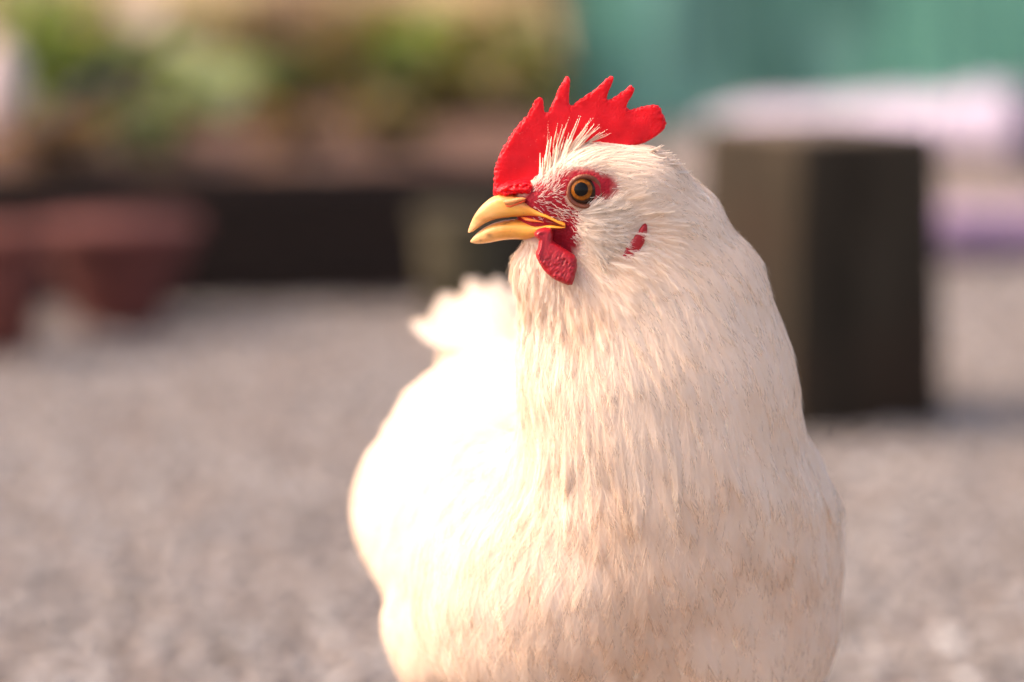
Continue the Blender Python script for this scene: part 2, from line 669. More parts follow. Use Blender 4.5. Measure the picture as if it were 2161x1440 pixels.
def comb_material():
    n = NT('comb_skin')
    co = n.coord()
    f = n.noise(120, 5, 0.6, co)
    col = n.ramp(f, [(0.3, (0.66, 0.006, 0.012)), (0.7, (0.82, 0.014, 0.024))])
    fk = n.noise(620, 3, 0.7, co)
    col = n.mix(col, (0.92, 0.30, 0.28), n.ramp(fk, [(0.66, (0, 0, 0)), (0.78, (0.6, 0.6, 0.6))]))
    dk = n.noise(45, 3, 0.6, co)
    col = n.mix(col, (0.42, 0.004, 0.010), n.ramp(dk, [(0.50, (0, 0, 0)), (0.72, (0.7, 0.7, 0.7))]))
    v = n.node('TexVoronoi', Scale=1300)
    n.put(v.inputs['Vector'], co)
    nb = n.bump(n.mix(v.outputs['Distance'], (0.5, 0.5, 0.5), n.ramp(n.noise(90, 3, 0.6, co), [(0.4, (0, 0, 0)), (0.6, (1, 1, 1))])), 0.22, 0.0006)
    nb = n.bump(n.noise(420, 5, 0.65, co), 0.15, 0.0008, nb)
    p = n.node('BsdfPrincipled')
    for k, val in dict(Roughness=0.42, Subsurface_Weight=0.45, Subsurface_Scale=0.004, Specular_IOR_Level=0.22).items():
        n.put(p.inputs[k.replace('_', ' ')], val)
    n.put(p.inputs['Base Color'], col)
    p.inputs['Subsurface Radius'].default_value = (1.0, 0.12, 0.1)
    n.put(p.inputs['Normal'], nb)
    return n.surf(p.outputs[0])


comb = link('comb', inflate('comb', comb_poly, 8.0, lambda x, y: 0.0, comb_thick, 2.2, post=comb_post), comb_material(), hen)

# ---- beak
def loft_table(tab, K=28, expo=2.4, q0=0.0, nx=46):
    tab = np.array(tab, float)
    xs = np.linspace(tab[0, 0], tab[-1, 0], nx)
    top, bot, wd = (np.interp(xs, tab[:, 0], tab[:, i]) for i in (1, 2, 3))
    for _ in range(2 if nx < 60 else 10):
        for arr in (top, bot, wd):
            arr[1:-1] = 0.25 * arr[:-2] + 0.5 * arr[1:-1] + 0.25 * arr[2:]
    px, pt = Bp(xs, top)
    _, pb = Bp(xs, bot)
    a = np.linspace(0, 2 * np.pi, K, endpoint=False)
    ca, sa = np.cos(a), np.sin(a)
    cx = np.sign(ca) * np.abs(ca) ** (2 / expo)
    sx = np.sign(sa) * np.abs(sa) ** (2 / expo)
    X = np.repeat(px[:, None], K, 1)
    Yp = (pt + pb)[:, None] / 2 - sx[None] * (pb - pt)[:, None] / 2
    Q = cx[None] * wd[:, None] + q0
    return hw(X, Yp, Q)


upper = [(107, 648, 668, 1.2), (118, 600, 678, 3), (140, 540, 672, 6), (170, 475, 655, 10), (220, 395, 615, 15), (280, 325, 572, 20), (350, 262, 532, 25), (430, 210, 500, 30),
         (490, 180, 485, 34), (560, 165, 475, 38), (640, 170, 466, 42), (720, 185, 458, 45), (800, 225, 452, 48), (900, 300, 448, 52), (1000, 360, 450, 56), (1080, 395, 460, 62),
         (1150, 432, 482, 68), (1230, 472, 522, 74), (1330, 505, 568, 78)]
lower = [(138, 772, 788, 1.5), (160, 740, 801, 6), (200, 692, 806, 11), (270, 634, 806, 17), (350, 584, 796, 23), (450, 542, 776, 28), (560, 516, 756, 33), (680, 500, 746, 38),
         (780, 490, 750, 42), (850, 497, 752, 46), (930, 512, 735, 50), (1000, 522, 690, 55), (1080, 525, 640, 61), (1150, 525, 600, 67), (1240, 535, 592, 73), (1330, 548, 576, 77)]


def beak_material():
    n = NT('beak_horn')
    col = n.attr()
    f = n.noise(260, 5, 0.65)
    col = n.mix(col, n.mix(col, (0.80, 0.42, 0.16), 0.5), f)
    f2 = n.noise(420, 4, 0.7)
    f3 = n.noise(150, 4, 0.6, n.coord('Object', (0.5, 1, 1)))
    col = n.mix(col, n.mix(col, (0.80, 0.62, 0.45), 1.0, 'MULTIPLY'), n.ramp(f3, [(0.45, (0, 0, 0)), (0.65, (0.8, 0.8, 0.8))]))
    sp = n.ramp(f2, [(0.62, (0, 0, 0)), (0.74, (1, 1, 1))])
    col = n.mix(col, (0.25, 0.12, 0.06), n.mix((0, 0, 0), sp, 0.75))
    nb = n.bump(n.noise(380, 3, 0.5, n.coord('Object', (0.25, 1, 1))), 0.3, 0.0008)
    return n.principled(Base_Color=col, Roughness=0.43, Normal=nb, Subsurface_Weight=0.3, Subsurface_Scale=0.0025, Subsurface_Radius=(1.0, 0.45, 0.12), Specular_IOR_Level=0.35)


beak_m = beak_material()


def beak_part(name, tab, lower_one=False):
    rings = loft_table(tab, 56, 2.4 if lower_one else 3.0, 0.0, 110)
    v, f = loft(rings)
    me = new_mesh(name, v, f)
    px, py = px_of(v)
    u = (px - 970) * 6
    w = (py - 380) * 6
    tip = np.array([0.79, 0.50, 0.26])
    mid = np.array([0.76, 0.37, 0.065])
    rear = np.array([0.76, 0.31, 0.015])
    t = np.clip((u - 120) / 500, 0, 1)[:, None]
    c = tip * (1 - t) + mid * t
    t = np.clip((u - 600) / 500, 0, 1)[:, None]
    c = c * (1 - t) + rear * t
    if not lower_one:
        # fleshy, redder skin round the nostril and towards the comb
        nost = np.clip(1.2 - sd_poly(u, w, [(500, 150), (540, 260), (600, 318), (720, 345), (900, 350), (1100, 400), (1300, 480), (1300, 100)]) / 25 * 1.0, 0, 1)
        nost = np.clip(0.5 - sd_poly(u, w, [(500, 150), (540, 260), (600, 318), (720, 345), (900, 350), (1100, 400), (1300, 480), (1300, 100)]) / 24, 0, 1)[:, None]
        c = c * (1 - nost) + np.array([0.72, 0.30, 0.10]) * nost
    else:
        # dark smudges near the tip and along the cutting edge
        s1 = np.exp(-(((u - 375) / 45) ** 2 + ((w - 700) / 26) ** 2))
        s2 = np.exp(-(((u - 600) / 60) ** 2 + ((w - 545 + 0.25 * (u - 600)) / 12) ** 2))
        s3 = np.exp(-(((u - 265) / 18) ** 2 + ((w - 765) / 14) ** 2)) * 0.6
        s = np.clip(s1 * 0.95 + s2 * 1.2 + s3, 0, 1)[:, None]
        c = c * (1 - s) + np.array([0.10, 0.045, 0.02]) * s
        e = np.clip(1 - (w - np.interp(u, [r[0] for r in tab], [r[1] for r in tab])) / 45, 0, 1)[:, None] * np.clip((u - 250) / 200, 0, 1)[:, None]
        c = c * (1 - 0.6 * e) + np.array([0.85, 0.30, 0.03]) * 0.6 * e
    set_color(me, c)
    return link(name, me, beak_m, hen)


ub = beak_part('upper_beak', upper)
lb = beak_part('lower_beak', lower, True)
n_ = NT('mouth_flesh')
mouth_m = n_.principled(Base_Color=(0.22, 0.012, 0.012), Roughness=0.35, Subsurface_Weight=0.1, Subsurface_Scale=0.002)
n_ = NT('tongue_flesh')
tongue_m = n_.principled(Base_Color=(0.85, 0.22, 0.05), Roughness=0.35, Subsurface_Weight=0.4, Subsurface_Scale=0.003)
mv, mf = loft(loft_table([(850, 455, 505, 26), (950, 445, 525, 40), (1080, 450, 535, 52), (1180, 480, 545, 62), (1290, 520, 560, 68)]))
link('mouth_lining', new_mesh('mouth_lining', mv, mf), mouth_m, hen)
mv, mf = loft(loft_table([(776, 450, 460, 4), (800, 446, 480, 14), (840, 446, 505, 22), (900, 455, 515, 28), (980, 470, 520, 30), (1060, 490, 525, 30)], 20, 2.0, -24))
link('tongue', new_mesh('tongue', mv, mf), tongue_m, hen)

cb = np.stack(Bp([450, 490, 540, 620, 700, 780, 860, 920, 950, 900, 760, 600, 500, 455], [150, 185, 215, 205, 190, 175, 190, 160, 60, 0, -10, 10, 60, 110]), -1)


def cb_post(v):
    n1 = np.array([mnoise.noise((p[0] * 0.10, p[1] * 0.16, p[2] * 0.08)) for p in v])
    n2 = np.array([mnoise.noise((p[0] * 0.3, p[1] * 0.3, p[2] * 0.3)) for p in v])
    v[:, 2] *= 1 + 0.22 * n1 + 0.07 * n2
    v[:, 1] += 2.5 * n1
    return v


link('comb_base', inflate('comb_base', cb, 11, lambda x, y: 0.0, lambda x, y, d: 2.6 + 0.022 * (x - 1045), 1.9, post=cb_post), bpy.data.materials['comb_skin'], comb)

# nostril: fleshy flap over a slit
fl = np.stack(Bp([545, 590, 660, 720, 790, 850, 820, 750, 690, 640, 575], [250, 228, 215, 200, 195, 208, 232, 258, 282, 302, 295]), -1)
n_ = NT('nostril_flesh')
nost_m = n_.principled(Base_Color=(0.62, 0.27, 0.09), Roughness=0.45, Subsurface_Weight=0.4, Subsurface_Scale=0.002)
flap = link('nostril_flap', inflate('nostril_flap', fl, 7, lambda x, y: -36.0 - (x - 1063) * 0.22, h=1.6), nost_m, ub)
sl = np.stack(Bp([575, 640, 690, 745, 815, 840, 775, 705, 640, 585], [298, 302, 282, 258, 228, 242, 276, 305, 330, 318]), -1)
link('nostril_slit', inflate('nostril_slit', sl, 4, lambda x, y: -37.5 - (x - 1063) * 0.22, h=1.4), simple_mat('nostril_red', (0.45, 0.05, 0.02), (0.6, 0.09, 0.03), 200), ub)

# ---- wattle, ear lobe, bare skin
wat = np.stack(Bp([935, 965, 1010, 1080, 1160, 1180, 1170, 1240, 1320, 1400, 1460, 1478, 1475, 1450, 1415, 1360, 1280, 1190, 1110, 1050, 1000, 965, 955, 985, 1000, 950],
                  [635, 600, 575, 560, 575, 640, 720, 770, 820, 870, 910, 960, 1050, 1160, 1265, 1270, 1240, 1200, 1140, 1075, 1000, 930, 880, 820, 720, 680]), -1)


def wattle_post(v):
    x, y, q = v.T
    u, w = (x - 970) * 6, (y - 380) * 6
    m = np.clip((w - 820) / 120, 0, 1)
    # short slanting wrinkles
    c1, s1 = math.cos(0.5), math.sin(0.5)
    r1 = np.array([1 - 2.2 * abs(mnoise.noise(((a * c1 + b * s1) * 0.030, (-a * s1 + b * c1) * 0.011, 3))) for a, b in zip(u, w)])
    r2 = np.array([mnoise.noise((a * 0.035, b * 0.03, 8)) for a, b in zip(u, w)])
    v[:, 2] += np.sign(q - q.mean()) * m * (r1 * 2.2 + r2 * 1.6)
    # raised fold along the front edge
    e = np.clip(1 - np.abs(sd_poly(x, y, wat) + 6) / 7, 0, 1) * np.clip((1100 - u) / 100, 0, 1)
    v[:, 2] -= e * 5
    return v


wattle_m = skin_material('wattle_skin', False, (0.46, 0.010, 0.020), 0.15, 0.36, 1100, 0.2, 0.0004, (0.30, 0.006, 0.012))


def wat_q(x, y):
    return -62.0 - np.clip((y - 470) / 110, 0, 1) * 22 - np.clip((x - 1130) / 80, 0, 1) * 8


wattle = link('wattle', inflate('wattle', wat, 12, wat_q, lambda x, y, d: 1.35, 2.0, post=wattle_post), wattle_m, hen)
wme = wattle.data.copy()
wv_ = np.zeros(len(wme.vertices) * 3, np.float32)
wme.vertices.foreach_get('co', wv_)
wv_ = wv_.reshape(-1, 3)
wv_[:, 1] = 2 * HEAD_Y - wv_[:, 1]
wv_[:, 0] += 0.002
wme.vertices.foreach_set('co', wv_.ravel())
link('wattle', wme, None, hen)
ear = np.stack(Zp([1005, 1025, 1060, 1095, 1125, 1145, 1160, 1158, 1138, 1105, 1065, 1025], [1160, 1110, 1065, 1020, 975, 960, 975, 1030, 1085, 1140, 1175, 1185]), -1)
EARY = surf_q(1336, 505)
link('ear_lobe', inflate('ear_lobe', ear, 8, lambda x, y: (EARY - HEAD_Y) / PXM - 8.5 + (x - 1336) * 0.15, h=2.2), wattle_m, hen)

# ---- eye
EX, EY = 1229.0, 397.0
eyeY = surf_q(EX, EY)
ER = 39 * PXM
eye_c = at(EX, EY, HEAD_Y)
eye_c[1] = eyeY + ER * 0.60
eye_dir = unit(np.array([-0.10, -1.0, 0.10]))
ez = eye_dir
ex_ = unit(np.cross(np.array([0, 0, 1.0]), ez))
ey_ = np.cross(ez, ex_)


def cap(radius, a0, a1, n=14, K=48, off=(0, 0)):
    rings = []
    for a in np.linspace(max(a0, 1e-3), a1, n):
        t = np.linspace(0, 2 * np.pi, K, endpoint=False)
        d = np.cos(a) * ez[None] + np.sin(a) * (np.cos(t)[:, None] * ex_[None] + np.sin(t)[:, None] * ey_[None])
        d = unit(d + off[0] * ex_ + off[1] * ey_)
        rings.append(eye_c + d * radius)
    return loft(rings, True)


def glossy(name, c1, c2, scale, dark_edge=None):
    n = NT(name)
    f = n.noise(scale, 4, 0.6)
    col = n.ramp(f, [(0.35, c1), (0.65, c2)])
    p = n.principled(Base_Color=col, Roughness=0.25, Coat_Weight=0.22, Coat_Roughness=0.02, Specular_IOR_Level=0.05)
    return p


def ang(pxr):
    return math.asin(min(1, pxr / 39.0))


v, f = cap(ER, 0, math.pi * 0.95, 40, 48)
eyeball = link('eyeball', new_mesh('eyeball', v, f), glossy('eyeball_ring', (0.030, 0.014, 0.010), (0.05, 0.022, 0.012), 300), hen)
v, f = cap(ER * 1.006, 0, ang(22.3))
iris = link('iris', new_mesh('iris', v, f), glossy('iris_amber', (0.17, 0.048, 0.006), (0.34, 0.105, 0.012), 900), eyeball)
v, f = cap(ER * 1.012, 0, ang(14.4), off=(-0.03, 0.02))
link('pupil', new_mesh('pupil', v, f), glossy('pupil_black', (0.004, 0.004, 0.004), (0.006, 0.005, 0.005), 300), eyeball)
# eyelid ring
tt = np.linspace(0, 2 * np.pi, 72, endpoint=False)
rings = []
for t in tt:
    c2, s2 = math.cos(t), math.sin(t)
    major = 31.0 + 3.0 * max(0, c2) ** 2 + (1.5 if s2 < 0 else 0)
    cen = np.array([EX + major * c2, EY - major * s2 * 0.97])
    K = 12
    ring = []
    for b in np.linspace(0, 2 * np.pi, K, endpoint=False):
        rr = 5.6
        r2 = major + rr * math.cos(b)
        ring.append(hw(EX + 2 + r2 * c2, EY - r2 * s2 * 0.97, (eyeY - HEAD_Y) / PXM - 4 - 6.5 * math.sin(b) - 0.10 * (r2 - major) + 4 * abs(c2)))
    rings.append(ring)
rings.append(rings[0])
v, f = loft(rings, False)
lid_m = skin_material('eyelid_skin', False, (0.21, 0.060, 0.026), 0.1, 0.40, 1500, 0.3, 0.0004, (0.13, 0.025, 0.015))
link('eyelid', new_mesh('eyelid', v, f), lid_m, hen)

# ------------------------------------------------------------------ plumage
# direction field: px, py, dx, dy (image), length mm, width mm, spacing mm, looseness, lift mm
CTRL = np.array([
    (1165, 320, 0.25, -1.0, 8, 1.8, 1.5, .3, 1.2),
    (1215, 300, 0.55, -0.8, 9, 2.2, 1.6, .3, 1.2),
    (1270, 300, 0.95, -0.35, 9, 3.2, 1.9, .35, 1.0),
    (1330, 315, 1.0, 0.05, 9, 4.0, 2.4, .4, 1.2),
    (1400, 335, 0.9, 0.5, 11, 5, 2.8, .5, 1.8),
    (1300, 360, 1.0, 0.1, 7, 3.2, 1.9, .35, .9),
    (1370, 400, 1.0, 0.35, 9, 4.5, 2.6, .4, 1.3),
    (1460, 420, 0.8, 0.75, 15, 6.5, 3.6, .45, 2.2),
    (1570, 520, 0.5, 1.0, 23, 8, 4.6, .35, 2.4),
    (1500, 560, 0.5, 1.0, 22, 8, 4.4, .35, 2.2),
    (1630, 660, 0.25, 1.0, 28, 9, 5.2, .3, 2.6),
    (1670, 820, 0.22, 1.0, 34, 10, 6.0, .3, 2.6),
    (1745, 1030, 0.3, 1.0, 30, 14, 7, .4, 3),
    (1240, 465, 1.0, -0.12, 5, 3.0, 1.9, .7, 1.2),
    (1290, 440, 1.0, -0.40, 11, 6.0, 2.4, .8, 5.5),
    (1330, 470, 1.0, -0.10, 11, 6.0, 2.6, .8, 5.5),
    (1280, 520, 0.95, 0.30, 11, 6.0, 2.6, .8, 5.5),
    (1330, 540, 0.7, 0.75, 10, 5.0, 2.8, .7, 1.8),
    (1260, 590, 0.6, 0.8, 10, 5.5, 2.8, .8, 2.0),
    (1340, 610, 0.45, 0.9, 13, 6, 3.2, .6, 2.2),
    (1090, 540, -0.15, 1.0, 5, 3.2, 1.9, .95, 2.0),
    (1150, 590, -0.05, 1.0, 8, 4.4, 2.2, 1.0, 3.2),
    (1110, 640, -0.15, 1.0, 10, 5, 2.8, .8, 2.0),
    (1200, 660, 0.15, 1.0, 12, 6, 3.0, .7, 2.2),
    (1110, 740, -0.08, 1.0, 20, 8, 4.2, .5, 2.2),
    (1200, 760, 0.10, 1.0, 20, 8, 4.2, .5, 2.4),
    (1300, 700, 0.30, 1.0, 21, 8, 4.4, .4, 2.2),
    (1420, 660, 0.42, 1.0, 24, 8.5, 4.8, .35, 2.2),
    (1550, 780, 0.32, 1.0, 32, 9.5, 5.6, .3, 2.4),
    (1400, 880, 0.15, 1.0, 32, 10, 5.8, .35, 2.6),
    (1220, 900, -0.05, 1.0, 28, 10, 5.8, .45, 2.8),
    (1100, 900, -0.12, 1.0, 28, 10, 5.8, .45, 2.6),
    (1000, 1080, -0.35, 1.0, 26, 17, 8.0, .5, 3),
    (950, 1250, -0.25, 1.0, 24, 17, 8.0, .55, 3.2),
    (1250, 1120, -0.05, 1.0, 24, 16, 7.5, .55, 3.2),
    (1500, 1120, 0.12, 1.0, 26, 16, 7.5, .5, 3.2),
    (1250, 1350, -0.10, 1.0, 22, 17, 8.0, .6, 3.6),
    (1550, 1350, 0.08, 1.0, 24, 17, 8.0, .55, 3.2),
    (1740, 1250, 0.10, 1.0, 26, 16, 8.0, .5, 3),
], float)


def field(P):
    px, py = px_of(P)
    q = np.stack([px, py], -1)
    d2 = ((q[:, None] - CTRL[None, :, :2]) ** 2).sum(-1)
    w = 1.0 / (d2 + 700.0) ** 1.6
    w /= w.sum(1, keepdims=True)
    out = w @ CTRL[:, 2:]
    dirv = np.stack([out[:, 0], np.zeros(len(P)), -out[:, 1]], -1)
    rear = np.clip((P[:, 1] - 1.115) / 0.03, 0, 1)[:, None]
    rdir = np.array([-0.22, 0.85, -0.30])[None] + np.array([0, 0.0, 0.55])[None] * np.clip((P[:, 1:2] - 1.22) / 0.1, 0, 1)
    dirv = dirv * (1 - rear) + rdir * rear
    par = out[:, 2:] * (1 - rear) + np.array([38, 20, 10, .35, 3])[None] * rear
    return unit(dirv), par


# candidate points on the body by area
tri = np.concatenate([bq[:, [0, 1, 2]], bq[:, [0, 2, 3]]])
A, B_, C_ = bv[tri[:, 0]], bv[tri[:, 1]], bv[tri[:, 2]]
area = np.linalg.norm(np.cross(B_ - A, C_ - A), axis=1) * 0.5


def sample(n, mask=None):
    w = area if mask is None else area * mask
    t = rng.choice(len(tri), n, p=w / w.sum())
    r1, r2 = np.sqrt(rng.random(n)), rng.random(n)
    return (1 - r1)[:, None] * A[t] + (r1 * (1 - r2))[:, None] * B_[t] + (r1 * r2)[:, None] * C_[t]


def thin(P, r):
    """greedy dart throwing with per-point spacing r"""
    cell = float(r.max())
    keep = []
    buckets = {}
    key = np.floor(P / cell).astype(int)
    for i in range(len(P)):
        k = tuple(key[i])
        ok = True
        for dx in (-1, 0, 1):
            for dy in (-1, 0, 1):
                for dz in (-1, 0, 1):
                    for j in buckets.get((k[0] + dx, k[1] + dy, k[2] + dz), ()):
                        d = P[i] - P[j]
                        if d[0] * d[0] + d[1] * d[1] + d[2] * d[2] < min(r[i], r[j]) ** 2:
                            ok = False
                            break
                    if not ok:
                        break
                if not ok:
                    break
            if not ok:
                break
        if ok:
            buckets.setdefault(k, []).append(i)
            keep.append(i)
    return np.array(keep)


def stain_and_shade(P):
    """beige-brown soiling on the breast plus painted cleft shade under the chin, 0..1"""
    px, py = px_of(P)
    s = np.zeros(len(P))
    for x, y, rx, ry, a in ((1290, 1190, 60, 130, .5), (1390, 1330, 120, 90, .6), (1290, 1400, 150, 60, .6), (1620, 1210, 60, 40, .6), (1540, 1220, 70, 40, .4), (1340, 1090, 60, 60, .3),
                            (1250, 1060, 40, 60, .35), (1500, 1080, 70, 50, .3), (1160, 1040, 50, 50, .25), (1235, 705, 30, 75, .42), (1180, 660, 60, 40, .2), (1130, 1330, 60, 90, .3),  # the tall narrow throat blob paints in the shade of the chin cleft
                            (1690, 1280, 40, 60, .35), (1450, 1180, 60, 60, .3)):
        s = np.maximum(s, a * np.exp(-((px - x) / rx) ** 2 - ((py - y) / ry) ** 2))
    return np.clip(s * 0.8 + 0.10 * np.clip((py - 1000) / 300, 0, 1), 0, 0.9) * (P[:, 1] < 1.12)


class Plume:
    """collects feather strips for one named part"""

    def __init__(self):
        self.v, self.q, self.t, self.c, self.nr, self.bu, self.n = [], [], [], [], [], [], 0

    def add(self, v, q, t, c, nr, bu=None):
        self.bu.append(np.zeros((len(v), 3)) if bu is None else bu)
        self.v.append(v)
        self.nr.append(nr)
        self.c.append(c)
        if len(q):
            self.q.append(q + self.n)
        if len(t):
            self.t.append(t + self.n)
        self.n += len(v)

    def build(self, name, mat):
        f = []
        if self.q:
            f.append(np.concatenate(self.q))
        if self.t:
            f.append(np.concatenate(self.t))
        me = new_mesh(name, np.concatenate(self.v), f)
        c = np.concatenate(self.c)
        P = np.concatenate(self.v)
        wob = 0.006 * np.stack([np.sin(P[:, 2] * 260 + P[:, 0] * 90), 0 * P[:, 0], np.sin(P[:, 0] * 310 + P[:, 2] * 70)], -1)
        st = stain_and_shade(P + wob)[:, None] * (0.8 + 0.35 * rng.random((len(P), 1)))
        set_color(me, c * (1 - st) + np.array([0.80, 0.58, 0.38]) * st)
        a = me.attributes.new('vane_normal', 'FLOAT_VECTOR', 'POINT')
        a.data.foreach_set('vector', np.ascontiguousarray(unit(np.concatenate(self.nr)), np.float32).ravel())
        a = me.attributes.new('barb_line', 'FLOAT_VECTOR', 'POINT')
        a.data.foreach_set('vector', np.ascontiguousarray(np.concatenate(self.bu), np.float32).ravel())
        return link(name, me, mat, hen)


def smooth_noise(n, m, k):
    """(n,m) rows of 1-d smooth noise with about k knots"""
    kn = rng.normal(size=(n, k + 2))
    x = np.linspace(0, k, m)
    i = x.astype(int)
    f = x - i
    f = f * f * (3 - 2 * f)
    return kn[:, i] * (1 - f) + kn[:, i + 1] * f


def grow(plume, P, D, L, Wd, loose, lift, nb, conform=True, bw=0.00028, th0=26.0, base_h=0.0004, tintf=None, vane=True, start=0.03, fray=1.0):
    """feathers: P roots, D directions, L lengths, Wd widths (m), nb barbs per side"""
    n = len(P)
    K = 10
    pos, d = P.copy(), D.copy()
    rach = [None] * (K + 1)
    tang = [None] * (K + 1)
    nor = [None] * (K + 1)
    jit = 0.55 + 0.9 * rng.random(n)
    _, g = SDF(pos)
    if conform:
        d = unit(d - g * (d * g).sum(-1, keepdims=True))
    h_of = lambda s: base_h + (lift * jit) * (0.25 * s + 0.75 * s * s)
    ftilt = rng.normal(size=(n, 3)) * 0.045
    bendn = (rng.random(n) - 0.5) * 0.10
    for k in range(K + 1):
        s = k / K
        if conform:
            dist, g = SDF(pos)
            pos = pos - g * ((dist - h_of(s)) * 0.92)[:, None]
            d = unit(d - g * (d * g).sum(-1, keepdims=True) * 0.9)
        side = np.cross(g, d)
        d = unit(d + side * (bendn / K * 3)[:, None])
        rach[k], tang[k], nor[k] = pos.copy(), d.copy(), g.copy()
        pos = pos + d * (L / K)[:, None]
        if not conform:
            pos = pos + g * (lift * 0.12)[:, None]
    rach, tang, nor = (np.stack(a, 1) for a in (rach, tang, nor))      # n,K+1,3

    def lerp(arr, s):
        x = np.clip(s, 0, 1) * K
        i = np.minimum(x.astype(int), K - 1)
        f = (x - i)[..., None]
        r = np.arange(n)[:, None]
        return arr[r, i] * (1 - f) + arr[r, i + 1] * f

    tint = (tintf(P) if tintf is not None else np.ones((n, 3)))

    def prof(s, wl):
        # outline half-width 0..1 of the vane along the shaft
        return np.clip(np.sin(np.pi * np.clip(s, 0, 1) ** 0.62 * 0.92) ** 0.75 + 0.12, 0.05, 1.0) * (1 - 0.25 * wl * s)

    def points(sgn, s, u, theta, ln, lo):
        """points along barbs: s (n,m), u scalar list -> (n,m,len(u),3)"""
        r, t, g = lerp(rach, s), unit(lerp(tang, s)), unit(lerp(nor, s))
        b = unit(np.cross(g, t)) * sgn
        out = []
        for uu in u:
            th = theta * (1 - 0.28 * uu)
            p = r + (b * np.sin(th)[..., None] + t * np.cos(th)[..., None]) * (ln * uu)[..., None]
            p = p - g * (ln * 0.10 * uu * uu)[..., None]
            p = p + g * (lo * uu * uu)[..., None]
            if conform:
                dist, gg = SDF(p)
                lim = (h_of(np.clip(s, 0, 1).T).T if False else (base_h + (lift * jit)[:, None] * (0.25 * s + 0.75 * s * s)))
                tgt = np.maximum(lim * (1 - 0.35 * uu) + lo * uu * uu, 0.00015)
                p = p - gg * ((dist - tgt) * 0.85)[..., None]
            out.append(p)
        return np.stack(out, 2), g

    # ---- vane: a thin curved sheet whose rim frays along the barb lines
    if vane:
        ns, nc = 9, 7
        s = np.broadcast_to(np.linspace(0.0, 0.97, ns)[None], (n, ns)).copy()
        th = np.full((n, ns), math.radians(th0)) * (1 - 0.5 * s)
        ln = (Wd[:, None] * 0.5 * prof(s, 0.3)) / np.sin(math.radians(th0)) * (1.12 - 0.45 * s)
        cs = np.linspace(-1, 1, nc)
        cols = {}
        us = [0.34, 0.67, 1.0]
        wav = smooth_noise(n, ns, 3) * 0.00012
        for sgn in (-1, 1):
            p, _ = points(sgn, s, us, th, ln, wav)
            for k, uu in enumerate(us):
                cols[round(sgn * uu, 2)] = p[:, :, k]
        c0 = lerp(rach, s)
        keys = [-1.0, -0.67, -0.34, 0.0, 0.34, 0.67, 1.0]
        sheet = np.stack([c0 if k == 0 else cols[k] for k in keys], 2)
        gs = unit(lerp(nor, s))
        sheet = sheet - gs[:, :, None] * 0.00012
        vv = sheet.reshape(n, -1, 3)
        a, b = np.meshgrid(np.arange(ns - 1), np.arange(nc - 1), indexing='ij')
        q0 = (a * nc + b).ravel()
        q = np.stack([q0, q0 + 1, q0 + nc + 1, q0 + nc], 1)
        st = ns * nc
        o = np.arange(n)[:, None, None] * st
        cc = np.repeat(tint[:, None], st, 1)
        bs = unit(np.cross(gs, unit(lerp(tang, s))))
        nr = np.stack([gs + bs * k * 0.28 for k in keys], 2).reshape(n, -1, 3) + ftilt[:, None]
        ks = np.array(keys)[None, None]
        S3 = s[:, :, None]
        edge = np.maximum(np.abs(ks) ** 1.5 * np.ones_like(S3), np.clip((S3 - 0.45) / 0.52, 0, 1) ** 1.6 * np.ones_like(ks)) * fray + 0.001
        lines = S3 * (L[:, None, None] * 1000) + 0 * ks + (rng.random(n) * 900)[:, None, None]
        bu = np.stack([lines, ks * 3.0 + np.zeros_like(S3) + (rng.random(n) * 50)[:, None, None], edge], -1).reshape(-1, 3)
        plume.add(vv.reshape(-1, 3), (q[None] + o).reshape(-1, 4), np.zeros((0, 3), int), cc.reshape(-1, 3), nr.reshape(-1, 3), bu)

    # ---- barbs
    for sgn in (-1, 1):
        s = np.clip(np.linspace(start, 0.985, nb)[None] + (rng.random((n, nb)) - 0.5) * 0.5 / nb, 0.01, 1)
        cl = smooth_noise(n, nb, max(3, nb // 5))
        th = np.radians(th0) * (1 - 0.6 * s ** 1.5) + cl * (0.03 + 0.05 * loose)[:, None] + rng.normal(size=(n, nb)) * (0.03 + 0.10 * loose)[:, None]
        th = np.clip(th, 0.02, 1.2)
        ln = (Wd[:, None] * 0.5 * prof(s, 0.5)) / math.sin(math.radians(th0)) * (1.1 - 0.35 * s)
        ln = ln * (1 + cl * 0.06 + (rng.random((n, nb)) - 0.5) * (0.2 + 0.6 * loose)[:, None])
        lo = np.abs(rng.normal(size=(n, nb))) * (0.0002 + 0.0011 * loose)[:, None] * (Wd / 0.008)[:, None].clip(0.4, 1.5)
        p, g = points(sgn, s, [0.03, 0.55, 1.0], th, ln, lo)
        # strip width lies in the vane
        dirb = unit(p[:, :, 2] - p[:, :, 0])
        wv = unit(np.cross(g, dirb))
        w0 = bw * (0.8 + 0.5 * rng.random((n, nb, 1)))
        v = np.stack([p[:, :, 0] - wv * w0, p[:, :, 0] + wv * w0, p[:, :, 1] - wv * w0 * 0.85, p[:, :, 1] + wv * w0 * 0.85, p[:, :, 2]], 2)
        m = n * nb
        o = np.arange(m)[:, None] * 5
        q = np.array([[0, 1, 3, 2]]) + o
        t = np.array([[2, 3, 4]]) + o
        cc = tint[:, None, None] * (0.985 + 0.015 * rng.random((n, nb, 1, 1))) * np.ones((1, 1, 5, 1))
        bs = unit(np.cross(g, unit(lerp(tang, s)))) * sgn
        nr = np.stack([g + bs * k for k in (0, 0, 0.2, 0.2, 0.4)], 2) + ftilt[:, None, None] + 0.10 * rng.normal(size=(n, nb, 1, 3))
        plume.add(v.reshape(-1, 3), q, t, cc.reshape(-1, 3), nr.reshape(-1, 3))
    # ---- shaft
    ss = np.linspace(0, 0.86, 6)
    c0 = lerp(rach, np.broadcast_to(ss[None], (n, 6)).copy())
